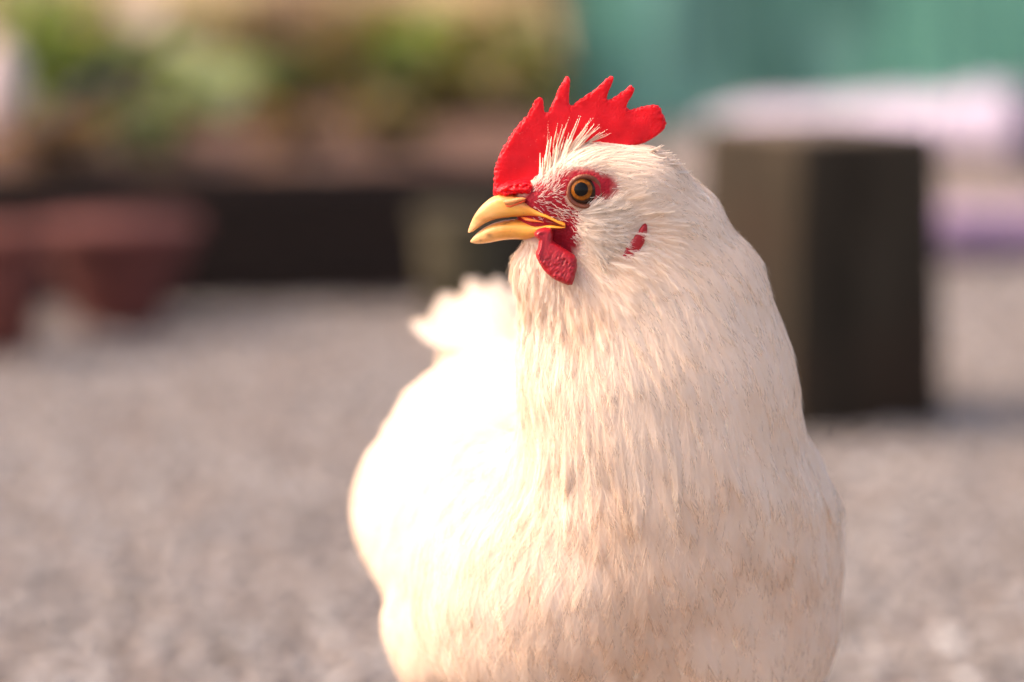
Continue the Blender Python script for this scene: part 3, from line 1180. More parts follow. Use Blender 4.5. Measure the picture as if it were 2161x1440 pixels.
    t0 = unit(lerp(tang, np.broadcast_to(ss[None], (n, 6)).copy()))
    g0 = unit(lerp(nor, np.broadcast_to(ss[None], (n, 6)).copy()))
    b0 = np.cross(g0, t0)
    wsh = (0.00022 * (1 - 0.85 * ss))[None, :, None]
    v = np.stack([c0 - b0 * wsh, c0 + b0 * wsh], 2) + g0[:, :, None] * 0.0001
    a = np.arange(5) * 2
    q = np.stack([a, a + 1, a + 3, a + 2], 1)
    o = np.arange(n)[:, None, None] * 12
    cc = np.repeat(tint[:, None], 12, 1)
    nr = np.repeat(g0, 2, 1) + ftilt[:, None]
    plume.add(v.reshape(-1, 3), (q[None] + o).reshape(-1, 4), np.zeros((0, 3), int), cc.reshape(-1, 3), nr.reshape(-1, 3))


def feather_material():
    n = NT('white_feather')
    col = n.attr()
    f = n.noise(55, 4, 0.6)
    col = n.mix(col, n.mix(col, (0.985, 0.955, 0.915), 1.0, 'MULTIPLY'), n.ramp(f, [(0.42, (0, 0, 0)), (0.7, (1, 1, 1))]))
    bl = n.node('Attribute', attribute_name='barb_line').outputs['Vector']
    mp = n.node('Mapping', Vector=bl)
    mp.inputs['Scale'].default_value = (2.6, 0.16, 0.0)
    st = n.node('TexNoise', Scale=1.0, Detail=3.0, Roughness=0.6, Vector=mp.outputs[0]).outputs['Fac']
    col = n.mix(col, (0.90, 0.82, 0.72), n.ramp(st, [(0.32, (0.45, 0.45, 0.45)), (0.55, (0, 0, 0))]))
    nr = n.node('Attribute', attribute_name='vane_normal').outputs['Vector']
    # two-sided thin sheet: the stored vane normal is turned to the side of the face that is lit
    tn = n.node('NewGeometry').outputs['True Normal']
    dt = n.node('VectorMath', operation='DOT_PRODUCT')
    n.put(dt.inputs[0], nr)
    n.put(dt.inputs[1], tn)
    sg = n.node('Math', operation='SIGN')
    n.put(sg.inputs[0], dt.outputs['Value'])
    sc_ = n.node('VectorMath', operation='SCALE')
    n.put(sc_.inputs[0], nr)
    n.put(sc_.inputs['Scale'], sg.outputs[0])
    av = n.node('VectorMath', operation='MULTIPLY_ADD')
    n.put(av.inputs[0], tn)
    av.inputs[1].default_value = (0.12, 0.12, 0.12)
    n.put(av.inputs[2], sc_.outputs[0])
    nn_ = n.node('VectorMath', operation='NORMALIZE')
    n.put(nn_.inputs[0], av.outputs[0])
    nr = nn_.outputs[0]
    nb = n.bump(st, 0.45, 0.00035, nr)
    df = n.node('BsdfDiffuse', Color=col, Roughness=0.3, Normal=nb)
    tr = n.node('BsdfTranslucent', Color=n.mix(col, (1.0, 0.97, 0.92), 1.0, 'MULTIPLY'), Normal=nr)
    mx = n.node('MixShader')
    mx.inputs[0].default_value = 0.48
    n.t.links.new(df.outputs[0], mx.inputs[1])
    n.t.links.new(tr.outputs[0], mx.inputs[2])
    # frayed rim
    sep = n.node('SeparateXYZ', Vector=bl)
    ad = n.node('Math', operation='MULTIPLY_ADD')
    n.put(ad.inputs[0], st)
    ad.inputs[1].default_value = 0.7
    n.put(ad.inputs[2], sep.outputs['Z'])
    hole = n.ramp(n.node('Math', operation='SUBTRACT', use_clamp=True).outputs[0], [(0.0, (0, 0, 0)), (0.45, (1, 1, 1))])
    sub = [x for x in n.n if x.bl_idname == 'ShaderNodeMath' and x.operation == 'SUBTRACT'][0]
    n.put(sub.inputs[0], ad.outputs[0])
    sub.inputs[1].default_value = 0.75
    has = n.node('Math', operation='GREATER_THAN')
    n.put(has.inputs[0], sep.outputs['Z'])
    has.inputs[1].default_value = 0.0005
    mul = n.node('Math', operation='MULTIPLY')
    n.put(mul.inputs[0], hole)
    n.put(mul.inputs[1], has.outputs[0])
    tp = n.node('BsdfTransparent')
    m2 = n.node('MixShader')
    n.put(m2.inputs[0], mul.outputs[0])
    n.t.links.new(mx.outputs[0], m2.inputs[1])
    n.t.links.new(tp.outputs[0], m2.inputs[2])
    return n.surf(m2.outputs[0])


fm = feather_material()


def tint_of(P):
    n = len(P)
    base = np.array([0.985, 0.922, 0.85])
    c = base[None] * (0.975 + 0.025 * rng.random((n, 1)))
    w = rng.random((n, 1)) * 0.5
    c = c * (1 - w) + c * np.array([1.0, 0.985, 0.955]) * w
    return c


cand = sample(110000)
dirs, par = field(cand)
cpx, cpy = px_of(cand)
_, cn = SDF(cand)
vis = cn @ np.array([0, -1.0, 0.12])
face_d = sd_poly(cpx, cpy, FACE)
is_head_area = cand[:, 1] < 1.07
ok = ~(is_head_area & (face_d < 2))
# nothing grows where the beak, wattle or the eye sit
ok &= ~(is_head_area & (np.hypot(cpx - EX, cpy - EY) < 44))
ok &= ~(is_head_area & (sd_poly(cpx, cpy, comb_poly) < -2) & (np.abs(cand[:, 1] - HEAD_Y) < 0.006))
ok &= ~((cpy < 500) & (cpx < 1130) & is_head_area)
ok &= ~(is_head_area & (sd_poly(cpx, cpy, ear) < 1))
cand, dirs, par, vis, cpx, cpy, cn = (a[ok] for a in (cand, dirs, par, vis, cpx, cpy, cn))
spacing = par[:, 2] / 1000 * 0.80 * np.where(vis < -0.25, 1.7, 1.0)
# head first: draw small-spaced points with priority so they are not crowded out
order = np.lexsort((rng.random(len(cand)), np.round(spacing * 1000)))
keep = order[thin(cand[order], spacing[order])]
cand, dirs, par, vis, cpx, cpy, cn = (a[keep] for a in (cand, dirs, par, vis, cpx, cpy, cn))
nf = len(cand)
dirs = unit(dirs + 0.10 * rng.normal(size=(nf, 3)) + 0.0)
L = par[:, 0] / 1000 * (0.85 + 0.3 * rng.random(nf))
Wd = par[:, 1] / 1000 * 1.12 * (0.85 + 0.3 * rng.random(nf))
loose, lift = par[:, 3] * 0.9, par[:, 4] / 1000 * np.where(rng.random(nf) < 0.16, 0.6, 0.24)
rear = cand[:, 1] > 1.12
lift = lift * np.where(cpy > 980, 0.62, 0.85) * (1 + 1.9 * np.exp(-((cpy - 925) / 60) ** 2) * (cpx > 1130) * (rng.random(nf) < 0.6))
part = np.where(rear, 3, np.where((cpy < 640) & (cpx < 1420), 0, np.where(cpy < 960, 1, 2)))
proud = rng.random(nf)
names = ['head_plumage', 'neck_hackle', 'breast_plumage', 'back_plumage']
for pi, nm in enumerate(names):
    pl = Plume()
    for hid in (False, True):
        for lo_, hi_ in ((0, 7), (7, 12), (12, 20), (20, 60)):
            Lm = par[:, 0]
            m = (part == pi) & (Lm >= lo_) & (Lm < hi_) & ((vis < -0.25) == hid)
            fl_ = m & (loose > 0.58) & (pi == 0)
            if fl_.any() and not hid:
                grow(pl, cand[fl_], dirs[fl_], L[fl_], Wd[fl_], loose[fl_], lift[fl_] * 1.6, 22, True, 0.00008, tintf=tint_of, vane=False, th0=25)
                m = m & ~fl_
            # a few whole feathers lie proud of the rest with fuller vanes
            pr_ = m & (proud < 0.12) & (pi in (1, 2))
            if pr_.any() and not hid:
                grow(pl, cand[pr_], dirs[pr_], L[pr_] * 1.05, Wd[pr_] * 1.2, loose[pr_], lift[pr_] * 1.3 + 0.0002, 14, True, 0.00008, tintf=tint_of, th0=34 if pi == 2 else 28, fray=0.84 if pi == 2 else 0.92)
                m = m & ~pr_
            if not m.any():
                continue
            nb = {0: 7, 7: 9, 12: 9, 20: 9}[lo_]
            if pi == 2:
                nb = 9
            if pi == 3:
                nb = 8
            if hid:
                nb = 4
            bw = {0: 0.00008, 7: 0.00008, 12: 0.00008, 20: 0.00009}[lo_] * (1.6 if hid or pi == 3 else 1.0)
            grow(pl, cand[m], dirs[m], L[m], Wd[m], loose[m], lift[m], nb, True, bw, tintf=tint_of, vane=not (hid and pi < 2), base_h=0.00025, th0=(28, 28, 40, 36)[pi], fray=(1.0, 1.0, 0.95, 0.9)[pi])
    print(nm, (part == pi).sum(), pl.n)
    o = pl.build(nm, fm)
    o['kind'] = 'stuff'

# ---- fluffy ear tuft fanning back over the cheek
pl = Plume()
tz = rng.random((150, 2)) * 2 - 1
tz = tz[(tz ** 2).sum(1) < 1]
rz_x, rz_y = 830 + 95 * tz[:, 0], 985 + 105 * tz[:, 1]
tpx, tpy = Zp(rz_x, rz_y)
tp = np.stack([at(a, b, surf_q(a, b)) for a, b in zip(tpx, tpy)])
fan = np.radians(-6 - 26 * np.clip((rz_x - 800) / 90, 0, 1) + 52 * np.clip((rz_y - 880) / 220, 0, 1)) + rng.normal(size=len(tp)) * 0.15
td = np.stack([np.cos(fan), np.zeros(len(tp)), -np.sin(fan)], -1)
m = len(tp)
grow(pl, tp, td, 0.0080 + 0.0035 * rng.random(m), 0.0045 + 0.002 * rng.random(m), np.full(m, 0.75), 0.0014 + 0.0014 * rng.random(m), 16, True, 0.00007, tintf=tint_of, th0=24)
tuft = pl.build('ear_tuft', fm)
tuft['kind'] = 'stuff'

# ---- spiky crown feathers standing in front of the comb
pl = Plume()
spk = [((556, 640), (572, 365)), ((580, 600), (640, 345)), ((600, 600), (703, 320)), ((640, 590), (772, 325)), ((680, 560), (842, 335)), ((700, 550), (880, 362)), ((760, 520), (945, 410)),
       ((540, 690), (560, 510)), ((560, 610), (600, 450)), ((620, 580), (670, 400)), ((660, 560), (735, 390)), ((700, 540), (800, 410)), ((740, 520), (860, 400)), ((590, 640), (610, 480)),
       ((525, 730), (545, 590)), ((780, 510), (905, 430)), ((640, 620), (690, 470)), ((720, 560), (830, 440)), ((570, 680), (585, 540)), ((610, 650), (640, 520)), ((800, 500), (960, 440)),
       ((1185, 545), (1262, 512)), ((1225, 572), (1342, 572)), ((1295, 622), (1405, 630)), ((1345, 672), (1442, 670)), ((1200, 560), (1300, 545))]
for (a, b) in spk:
    (ax, ay), (bx, by) = Zp(*a), Zp(*b)
    Ya = surf_q(ax, ay)
    if Ya is None:
        Ya = HEAD_Y - 0.006
    pa = at(ax, ay, Ya)
    pb = at(bx, by, min(Ya + 0.004, HEAD_Y - 0.004))
    for rep in range(3):
        e = (rng.random(3) - 0.5) * 0.0016 * rep
        dv = pb + e * 1.5 - pa - e
        Lm = np.linalg.norm(dv)
        grow(pl, (pa + e)[None], unit(dv)[None], np.array([Lm * (1 - 0.3 * rep * rng.random()) * (0.82 + 0.2 * rng.random())]), np.array([0.0012]), np.array([0.3]), np.array([0.0003]), 16, False, 0.00016, tintf=tint_of)
crown = pl.build('crown_tuft', fm)
crown['kind'] = 'stuff'


# ---- bristles on the face: short single filaments
def bristles(P, D, L, w, up, tint, curl=0.25):
    n = len(P)
    _, g = SDF(P)
    d = unit(D - g * (D * g).sum(-1, keepdims=True))
    c0 = P + g * 0.00005
    c1 = c0 + (d * math.cos(up) + g * math.sin(up)) * (L * 0.55)[:, None]
    c2 = c0 + (d * math.cos(up * 0.4) + g * math.sin(up * 0.6)) * L[:, None] + np.cross(g, d) * (rng.normal(size=n) * L * curl)[:, None]
    view = unit(np.array([0, 0, CAM_Z]) - P) * 0.4 + g
    sd = unit(np.cross(view, d)) * w[:, None]
    v = np.stack([c0 - sd * .8, c0 + sd * .8, c1 - sd, c1 + sd, c2], 1)
    o = np.arange(n)[:, None] * 5
    return v.reshape(-1, 3), np.array([[0, 1, 3, 2]]) + o, np.array([[2, 3, 4]]) + o, np.repeat(tint, 5, 0), np.repeat(g + 0.3 * rng.normal(size=g.shape), 5, 0)


pl = Plume()
P = sample(400000, (C_[:, 1] < 1.05) & (C_[:, 2] > 0.33))
px, py = px_of(P)
_, g = SDF(P)
zx, zy = (px - 960) * 2.88, (py - 130) * 2.88
fd = sd_poly(px, py, FACE)
dens = np.clip(0.9 - np.abs(fd + 4) / 26, 0, 1) * 0.9                       # dense at the border of the bare skin
dens = np.maximum(dens, 0.75 * np.exp(-((zx - 600) / 130) ** 2 - ((zy - 740) / 110) ** 2))     # lores
dens = np.maximum(dens, 0.55 * np.exp(-((zx - 720) / 170) ** 2 - ((zy - 920) / 60) ** 2))      # below the eye
dens = np.maximum(dens, 0.16 * (fd < 0))
dens *= ~((zx > 880) & (zx < 985) & (zy > 690) & (zy < 830)) * 0.92 + 0.08                     # bare patch behind the eye
dens *= np.hypot(px - EX, py - EY) > 43
dens = np.maximum(dens, 0.5 * np.exp(-((zx - 800) / 90) ** 2 - ((zy - 960) / 90) ** 2))
dens *= (fd < 40) * (zx > 470) * ~((zy > 960) & (zx < 690)) * (zy < 1100)
m = rng.random(len(P)) < dens * 0.075
P, g, zx, zy = P[m], g[m], zx[m], zy[m]
up_w = np.clip((860 - zy) / 120, 0, 1)[:, None]
fr_w = np.clip((720 - zx) / 120, 0, 1)[:, None]
D = (np.array([0.55, 0, 0.85])[None] * up_w * fr_w + np.array([1.0, 0, 0.25])[None] * up_w * (1 - fr_w) + np.array([0.95, 0, -0.25])[None] * (1 - up_w))
D = unit(D + 0.18 * rng.normal(size=D.shape))
n = len(P)
pl.add(*bristles(P, D, (0.0015 + 0.0018 * rng.random(n)) * (1 + 0.7 * np.clip((zx - 700) / 150, 0, 1)), 0.00009 + 0.00006 * rng.random(n), 0.45, np.array([0.90, 0.82, 0.76])[None] * (0.9 + 0.12 * rng.random((n, 1)))))
print('bristles', n)
# lashes on the lower lid
tl = np.concatenate([np.linspace(math.radians(195), math.radians(350), 46), np.linspace(math.radians(352), math.radians(400), 10)])
lp = np.stack([hw(EX + 2 + 37 * math.cos(t), EY - 36.5 * math.sin(t), (eyeY - HEAD_Y) / PXM - 1.0) for t in tl])
ld = np.stack([np.array([math.cos(t) + 0.5, 0, math.sin(t)]) for t in tl])
nn = len(tl)
vv = []
for p, d in zip(lp, ld):
    d = unit(d)
    L_ = 0.0013 + 0.0006 * rng.random()
    s_ = np.cross(d, np.array([0, 1.0, 0])) * 0.00018
    vv += [p - s_, p + s_, p + d * L_ * .5 - s_ + [0, -.0003, 0], p + d * L_ * .5 + s_ + [0, -.0003, 0], p + d * L_]
o = np.arange(nn)[:, None] * 5
pl.add(np.array(vv), np.array([[0, 1, 3, 2]]) + o, np.array([[2, 3, 4]]) + o, np.tile(np.array([[0.82, 0.62, 0.48]]), (nn * 5, 1)), np.tile(np.array([[0, -1.0, 0.2]]), (nn * 5, 1)))
br = pl.build('facial_bristles', fm)
br['kind'] = 'stuff'

# ---- tail feathers, each its own part
for (tx, ty, tY, rx_, ry_, rY) in tuple((a + 6, b + 2, c_, d_, e_, f_) for a, b, c_, d_, e_, f_ in ((893, 676, 1.30, 1035, 750, 1.25), (908, 655, 1.315, 1040, 745, 1.255), (930, 638, 1.325, 1050, 735, 1.26), (958, 620, 1.33, 1060, 730, 1.262),
                                  (990, 604, 1.335, 1070, 725, 1.265), (1020, 596, 1.335, 1080, 722, 1.265), (1055, 596, 1.33, 1090, 722, 1.262), (1090, 606, 1.32, 1100, 725, 1.26), (1120, 625, 1.31, 1110, 730, 1.255))):
    pl = Plume()
    P0, P1 = at(rx_, ry_, rY), at(tx, ty, tY)
    dv = P1 - P0
    grow(pl, P0[None], unit(dv)[None], np.array([np.linalg.norm(dv)]), np.array([0.036]), np.array([0.12]), np.array([0.0002]), 24, False, 0.0004, th0=42, fray=0.6, tintf=lambda p: np.array([[0.92, 0.86, 0.79]]))
    pl.build('tail_feather', fm)

# ---- legs and feet (below the picture)
leg_m = simple_mat('leg_scales', (0.55, 0.33, 0.07), (0.70, 0.45, 0.12), 300, 0.5, 0.5, 0.001)
claw_m = simple_mat('claw_horn', (0.30, 0.22, 0.14), (0.45, 0.36, 0.25), 200, 0.4)
for sx in (-1, 1):
    bx = 0.035 + 0.036 * sx
    by = 1.13
    leg = link('leg', tube_mesh('leg', [(bx, by, 0.16), (bx, by + 0.012, 0.10), (bx, by + 0.004, 0.05), (bx, by - 0.006, 0.012), (bx, by - 0.008, 0.006)], [0.02, 0.010, 0.0065, 0.0075, 0.006], 12), leg_m, hen)
    for k, (dx, dy, ln) in enumerate(((-0.45, -0.9, 0.042), (0, -1, 0.05), (0.45, -0.9, 0.042), (0.1, 1, 0.024))):
        p0 = np.array([bx, by - 0.008, 0.009])
        dv = np.array([dx, dy, 0]) * ln
        p = [p0, p0 + dv * .35 + [0, 0, .003], p0 + dv * .75 + [0, 0, -.0015], p0 + dv + [0, 0, -.003]]
        link('toe', tube_mesh('toe', p, [0.0055, 0.005, 0.0045, 0.0035], 10), leg_m, leg)
        e = p0 + dv + [0, 0, -.003]
        link('claw', tube_mesh('claw', [e, e + dv * .14 + [0, 0, .001], e + dv * .28 + [0, 0, -.004]], [0.0028, 0.002, 0.0004], 8), claw_m, leg)


# ================================================================== YARD BEHIND THE HEN
def px_m(d):
    return d / FPX


def gpos(px, py_base):
    """ground point that shows at a pixel"""
    b = -(py_base - H / 2) / FPX
    dy, dz = CP + b * SP, -SP + b * CP
    t = -CAM_Z / dz
    return np.array([(px - W / 2) / FPX * t, dy * t, 0.0])


def box_bm(sx, sy, sz, bevel=0.004, taper=1.0, seg=2, cuts=0):
    bm = bmesh.new()
    bmesh.ops.create_cube(bm, size=1)
    for v in bm.verts:
        k = taper if v.co.z > 0 else 1.0
        v.co = Vector((v.co.x * sx * k, v.co.y * sy * k, (v.co.z + 0.5) * sz))
    if cuts:
        bmesh.ops.subdivide_edges(bm, edges=bm.edges[:], cuts=cuts, use_grid_fill=True)
    if bevel:
        bmesh.ops.bevel(bm, geom=[e for e in bm.edges if e.calc_face_angle(0) > 0.5], offset=bevel, segments=seg, affect='EDGES', profile=0.6)
    return bm


def rough_up(bm, amp, scale, seed=0):
    for v in bm.verts:
        n = mnoise.noise_vector(Vector(v.co) * scale + Vector((seed * 7.1, 0, 0)))
        v.co += n * amp


# ---- dark wooden block on the right
c = gpos(1620, 925) + np.array([0.057, 0.126, 0.0])
YAW = math.radians(25)
n = NT('dark_weathered_wood')
co = n.coord('Object', (1, 1, 0.16))
f = n.noise(16, 6, 0.65, co)
col = n.ramp(f, [(0.3, (0.014, 0.011, 0.0075)), (0.55, (0.036, 0.029, 0.020)), (0.75, (0.060, 0.050, 0.037))])
g2 = n.noise(5, 3, 0.6)
col = n.mix(col, (0.035, 0.020, 0.013), n.ramp(g2, [(0.45, (0, 0, 0)), (0.65, (0.7, 0.7, 0.7))]))
blk_m = n.principled(Base_Color=col, Roughness=0.95, Normal=n.bump(n.noise(60, 5, 0.6, co), 0.6, 0.004), Specular_IOR_Level=0.15)
root = thing('wooden_block', 'tall dark brown wooden block standing on the gravel behind the hen', 'block', (c[0], c[1], 0))
bm = box_bm(0.168, 0.20, 0.281, 0.006, 0.92, 2, 4)
rough_up(bm, 0.002, 22)
o = from_bm('timber', bm, blk_m, root)
o.matrix_parent_inverse = Matrix.Identity(4)
o.rotation_euler = (0, 0, YAW)
bm = box_bm(0.146, 0.176, 0.004, 0.001, 0.97)
o2 = from_bm('end_grain', bm, simple_mat('end_grain_wood', (0.05, 0.04, 0.03), (0.10, 0.08, 0.06), 60, 0.9), root)
o2.matrix_parent_inverse = Matrix.Identity(4)
o2.location = (0, 0, 0.280)
o2.rotation_euler = (0, 0, YAW)


# ---- soft pillow-like sack
def sack(name, label, cat, cx, y, z0, sx, sy, sz, mat, seed, pleat=0.0, group=None, pieces=()):
    root = thing(name, label, cat, (cx, y, z0), group)
    bm = bmesh.new()
    nu, nv = 90, 28
    rings = []
    for i in range(nu):
        u = i / (nu - 1) * 2 - 1
        prof = (1 - abs(u) ** 7) ** 0.35 if abs(u) < 1 else 0.0
        prof = max(prof, 0.18)
        ring = []
        for j in range(nv):
            a = j / nv * 2 * math.pi
            ca, sa = math.cos(a), math.sin(a)
            yy = math.copysign(abs(ca) ** 0.7, ca) * sy / 2 * (0.55 + 0.45 * prof)
            zz = math.copysign(abs(sa) ** 0.75, sa) * sz / 2 * prof
            w = mnoise.noise((u * 5 + seed, a * 0.8, seed))
            w2 = mnoise.noise((u * 16 + seed, math.cos(a) * 1.4, math.sin(a) * 1.4 + seed))
            pl_ = pleat * math.sin(u * 70 + 2 * w) * (0.6 + 0.4 * sa)
            k = 1 + 0.10 * w + 0.05 * w2 + pl_
            ring.append((u * sx / 2, yy * k, sz / 2 + zz * k * (1 if sa > 0 else 0.96)))
        rings.append(ring)
    v, f = loft(rings)
    o = link('rolled_cloth', new_mesh(name, v, f), mat, root)
    o.matrix_parent_inverse = Matrix.Identity(4)
    # gathered seam strips at both ends
    for e in (-1, 1):
        bm = box_bm(0.012, sy * 0.62, sz * 0.20, 0.003)
        s_ = from_bm('end_seam', bm, mat, root)
        s_.matrix_parent_inverse = Matrix.Identity(4)
        s_.location = (e * (sx / 2 + 0.004), 0, sz * 0.40)
    return root


def cloth_mat(name, c1, c2, weave=900, transl=0.15):
    n = NT(name)
    c1, c2 = (tuple(min(0.85, x * 1.4) for x in c) for c in (c1, c2))
    f = n.noise(14, 4, 0.6)
    col = n.ramp(f, [(0.3, c1), (0.7, c2)])
    wv = n.node('TexWave', Scale=weave / 10, Distortion=0.5)
    n.put(wv.inputs['Vector'], n.coord())
    nb = n.bump(wv.outputs['Fac'], 0.15, 0.001)
    return n.principled(Base_Color=col, Roughness=0.7, Normal=nb, Specular_IOR_Level=0.3, Sheen_Weight=0.1)


SY = 3.62
k = px_m(SY)


def zat(py, Y):
    return float(at(1080, py, Y)[2])


def xat(px, Y):
    return float(at(px, 500, Y)[0])


sack('purple_mat', 'rolled purple mat lying on the ground behind the dark wooden block', 'mat', xat(2210, 4.15), 4.15, 0.0, 0.42, 0.11, 0.084, cloth_mat('purple_cloth', (0.13, 0.088, 0.15), (0.20, 0.14, 0.22)), 1.3)
# white pleated sheet bunched along the foot of the net
A0, A1 = gpos(1510, 292), gpos(2235, 345)
rt = thing('white_sheet', 'long white pleated plastic sheet bunched along the foot of the net', 'sheet', tuple((A0 + A1) / 2))
cen = (A0 + A1) / 2
rings = []
ux = unit(A1 - A0)
uy = np.array([-ux[1], ux[0], 0])
for i in range(200):
    u = i / 199
    p = A0 + (A1 - A0) * u - cen
    hgt = (0.062 + 0.095 * u) * (1 + 0.07 * math.sin(u * 95) + 0.12 * mnoise.noise((u * 8, 0, 4))) * min(1, 0.4 + u * 14)
    wid = (0.075 + 0.03 * u) * (1 + 0.12 * math.sin(u * 95 + 1) + 0.15 * mnoise.noise((u * 10, 3, 4)))
    a = np.linspace(0, 2 * np.pi, 28, endpoint=False)
    zz = 0.5 * hgt * (1 + np.sign(np.sin(a)) * np.abs(np.sin(a)) ** 0.8)
    pl_ = 1 + 0.05 * np.array([mnoise.noise((u * 60, math.cos(b) * 2, math.sin(b) * 2)) for b in a])
    rings.append(p[None] + uy[None] * (wid * np.cos(a) * pl_)[:, None] + np.stack([0 * a, 0 * a, zz * pl_ + 0.002], -1))
v, f = loft(rings)
o = link('pleated_sheet', new_mesh('pleated_sheet', v, f), cloth_mat('white_plastic', (0.30, 0.27, 0.36), (0.46, 0.43, 0.52)), rt)
o.matrix_parent_inverse = Matrix.Identity(4)
for uu in (0.12, 0.55):
    p = A0 + (A1 - A0) * uu - cen
    hgt, wid = 0.064 + 0.095 * uu + 0.008, 0.084 + 0.03 * uu
    a = np.linspace(0, 2 * np.pi, 29)
    pp = p[None] + uy[None] * (wid * np.cos(a))[:, None] + np.stack([0 * a, 0 * a, 0.5 * hgt * (1 + np.sin(a))], -1)
    o = link('tie_cord', tube_mesh('tie_cord', pp, 0.003, 6), simple_mat('grey_cord', (0.5, 0.47, 0.5), (0.6, 0.57, 0.6), 80), rt)
    o.matrix_parent_inverse = Matrix.Identity(4)
# dark blue tub at the far right edge
tb = thing('blue_tub', 'dark navy blue tub cut off by the frame beside the white sheet', 'tub', (xat(2200, 5.85), 5.85, 0.0))
prof = [(0.000, 0.05), (0.004, 0.058), (0.15, 0.064), (0.27, 0.070), (0.275, 0.076), (0.290, 0.076), (0.290, 0.066), (0.28, 0.062), (0.02, 0.050)]
a = np.linspace(0, 2 * np.pi, 40, endpoint=False)
v, f = loft([np.stack([r * np.cos(a), r * np.sin(a), np.full(40, z)], -1) for z, r in [(z * 0.57, r) for z, r in prof]])
o = link('tub_shell', new_mesh('tub_shell', v, f), simple_mat('navy_plastic', (0.015, 0.018, 0.05), (0.03, 0.035, 0.08), 20, 0.5, 0.05), tb)
o.matrix_parent_inverse = Matrix.Identity(4)
a = np.linspace(0, math.pi, 17)
o = link('handle', tube_mesh('handle', np.stack([0.075 * np.cos(a), np.full(17, 0.0), 0.162 + 0.03 * np.sin(a)], -1), 0.0025, 6), simple_mat('handle_wire', (0.2, 0.2, 0.2), (0.3, 0.3, 0.3), 50, 0.4), tb)
o.matrix_parent_inverse = Matrix.Identity(4)

# ---- teal shade net on posts
NY = 7.15
nx0, nx1 = xat(1200, NY), 3.2
net = thing('shade_net', 'teal green shade net hanging in folds from a rail to the ground', 'net', ((nx0 + nx1) / 2, NY, 0))
cx_ = (nx0 + nx1) / 2
nu, nz = 320, 60
U, Z_ = np.meshgrid(np.linspace(nx0, nx1, nu), np.linspace(0.015, 1.75, nz), indexing='ij')
fold = np.zeros_like(U)
for i in range(nu):
    for j in range(nz):
        x, z = U[i, j], Z_[i, j]
        fold[i, j] = 0.10 * mnoise.noise((x * 2.3, z * 0.9, 2)) + 0.05 * mnoise.noise((x * 7, z * 1.1 + x, 5)) + 0.016 * math.sin(x * 55 + 2 * mnoise.noise((x * 3, z, 0)))
fold *= (0.35 + 0.65 * np.clip(1 - Z_ / 1.75, 0, 1))
nv_ = np.stack([U - cx_, fold, Z_], -1)
nv2 = nv_ + np.array([0, 0.0015, 0])
a, b = np.meshgrid(np.arange(nu - 1), np.arange(nz - 1), indexing='ij')
q0 = (a * nz + b).ravel()
q = np.stack([q0, q0 + nz, q0 + nz + 1, q0 + 1], 1)
me = new_mesh('net_cloth', nv_.reshape(-1, 3), [q])
n = NT('teal_net')
st = n.noise(3.0, 3, 0.6, n.coord('Object', (60, 1, 0.8)))
big = n.noise(2.2, 3, 0.6)
col = n.ramp(st, [(0.35, (0.10, 0.32, 0.235)), (0.65, (0.18, 0.52, 0.39))])
col = n.mix(col, (0.28, 0.60, 0.52), n.ramp(big, [(0.5, (0, 0, 0)), (0.68, (1, 1, 1))]))
big2 = n.noise(1.5, 2, 0.5, n.coord('Object', (1.6, 1, 0.6)))  # darker bands and streaks put fold shading into the net colour
col = n.mix(col, (0.07, 0.19, 0.155), n.ramp(big2, [(0.46, (0, 0, 0)), (0.60, (0.85, 0.85, 0.85))]))
fine = n.noise(9.0, 2, 0.5, n.coord('Object', (26, 1, 0.5)))
col = n.mix(col, (0.06, 0.15, 0.12), n.ramp(fine, [(0.54, (0, 0, 0)), (0.72, (0.6, 0.6, 0.6))]))
df = n.node('BsdfDiffuse', Color=col)
tr = n.node('BsdfTranslucent', Color=col)
mx = n.node('MixShader')
mx.inputs[0].default_value = 0.4
n.t.links.new(df.outputs[0], mx.inputs[1])
n.t.links.new(tr.outputs[0], mx.inputs[2])
o = link('net_cloth', me, n.surf(mx.outputs[0]), net)
o.matrix_parent_inverse = Matrix.Identity(4)
post_m = simple_mat('post_wood', (0.10, 0.08, 0.06), (0.18, 0.14, 0.11), 20, 0.9, 0.5, 0.003, 5, (1, 1, 0.15))
for xx in (nx0 - 0.02, 1.6, nx1):
    o = link('post', tube_mesh('post', [(xx - cx_, 0.11, -0.05), (xx - cx_, 0.11, 0.9), (xx - cx_, 0.10, 1.85)], [0.028, 0.026, 0.024], 10), post_m, net)
    o.matrix_parent_inverse = Matrix.Identity(4)
o = link('rail', tube_mesh('rail', [(nx0 - 0.1 - cx_, 0.05, 1.77), (0, 0.05, 1.76), (nx1 + 0.1 - cx_, 0.05, 1.77)], 0.02, 10), post_m, net)
o.matrix_parent_inverse = Matrix.Identity(4)

# ---- raised bed on the left: dark board front, earth, plants
BY = 3.66
bz = 0.178
bx0, bx1 = -1.75, xat(1185, 4.6) + 0.12
bed = thing('raised_bed', 'raised garden bed with dark brown boards behind the hen', 'planter', ((bx0 + bx1) / 2, BY, 0))
bcx = (bx0 + bx1) / 2
BROT = 0.15
bed.rotation_euler = (0, 0, BROT)
bed.location = (-0.30 + math.cos(BROT) * (bcx + 0.30), BY + math.sin(BROT) * (bcx + 0.30), 0)
board_m = simple_mat('dark_board', (0.0025, 0.0018, 0.0013), (0.024, 0.0125, 0.008), 4, 0.85, 0.5, 0.003, 5, (0.15, 1, 1))
for r_ in range(2):
    bm = box_bm(bx1 - bx0, 0.03, 0.084, 0.004)
    o = from_bm('board', bm, board_m, bed)
    o.matrix_parent_inverse = Matrix.Identity(4)
    o.location = (0, 0.0 + 0.003 * r_, 0.002 + 0.087 * r_)
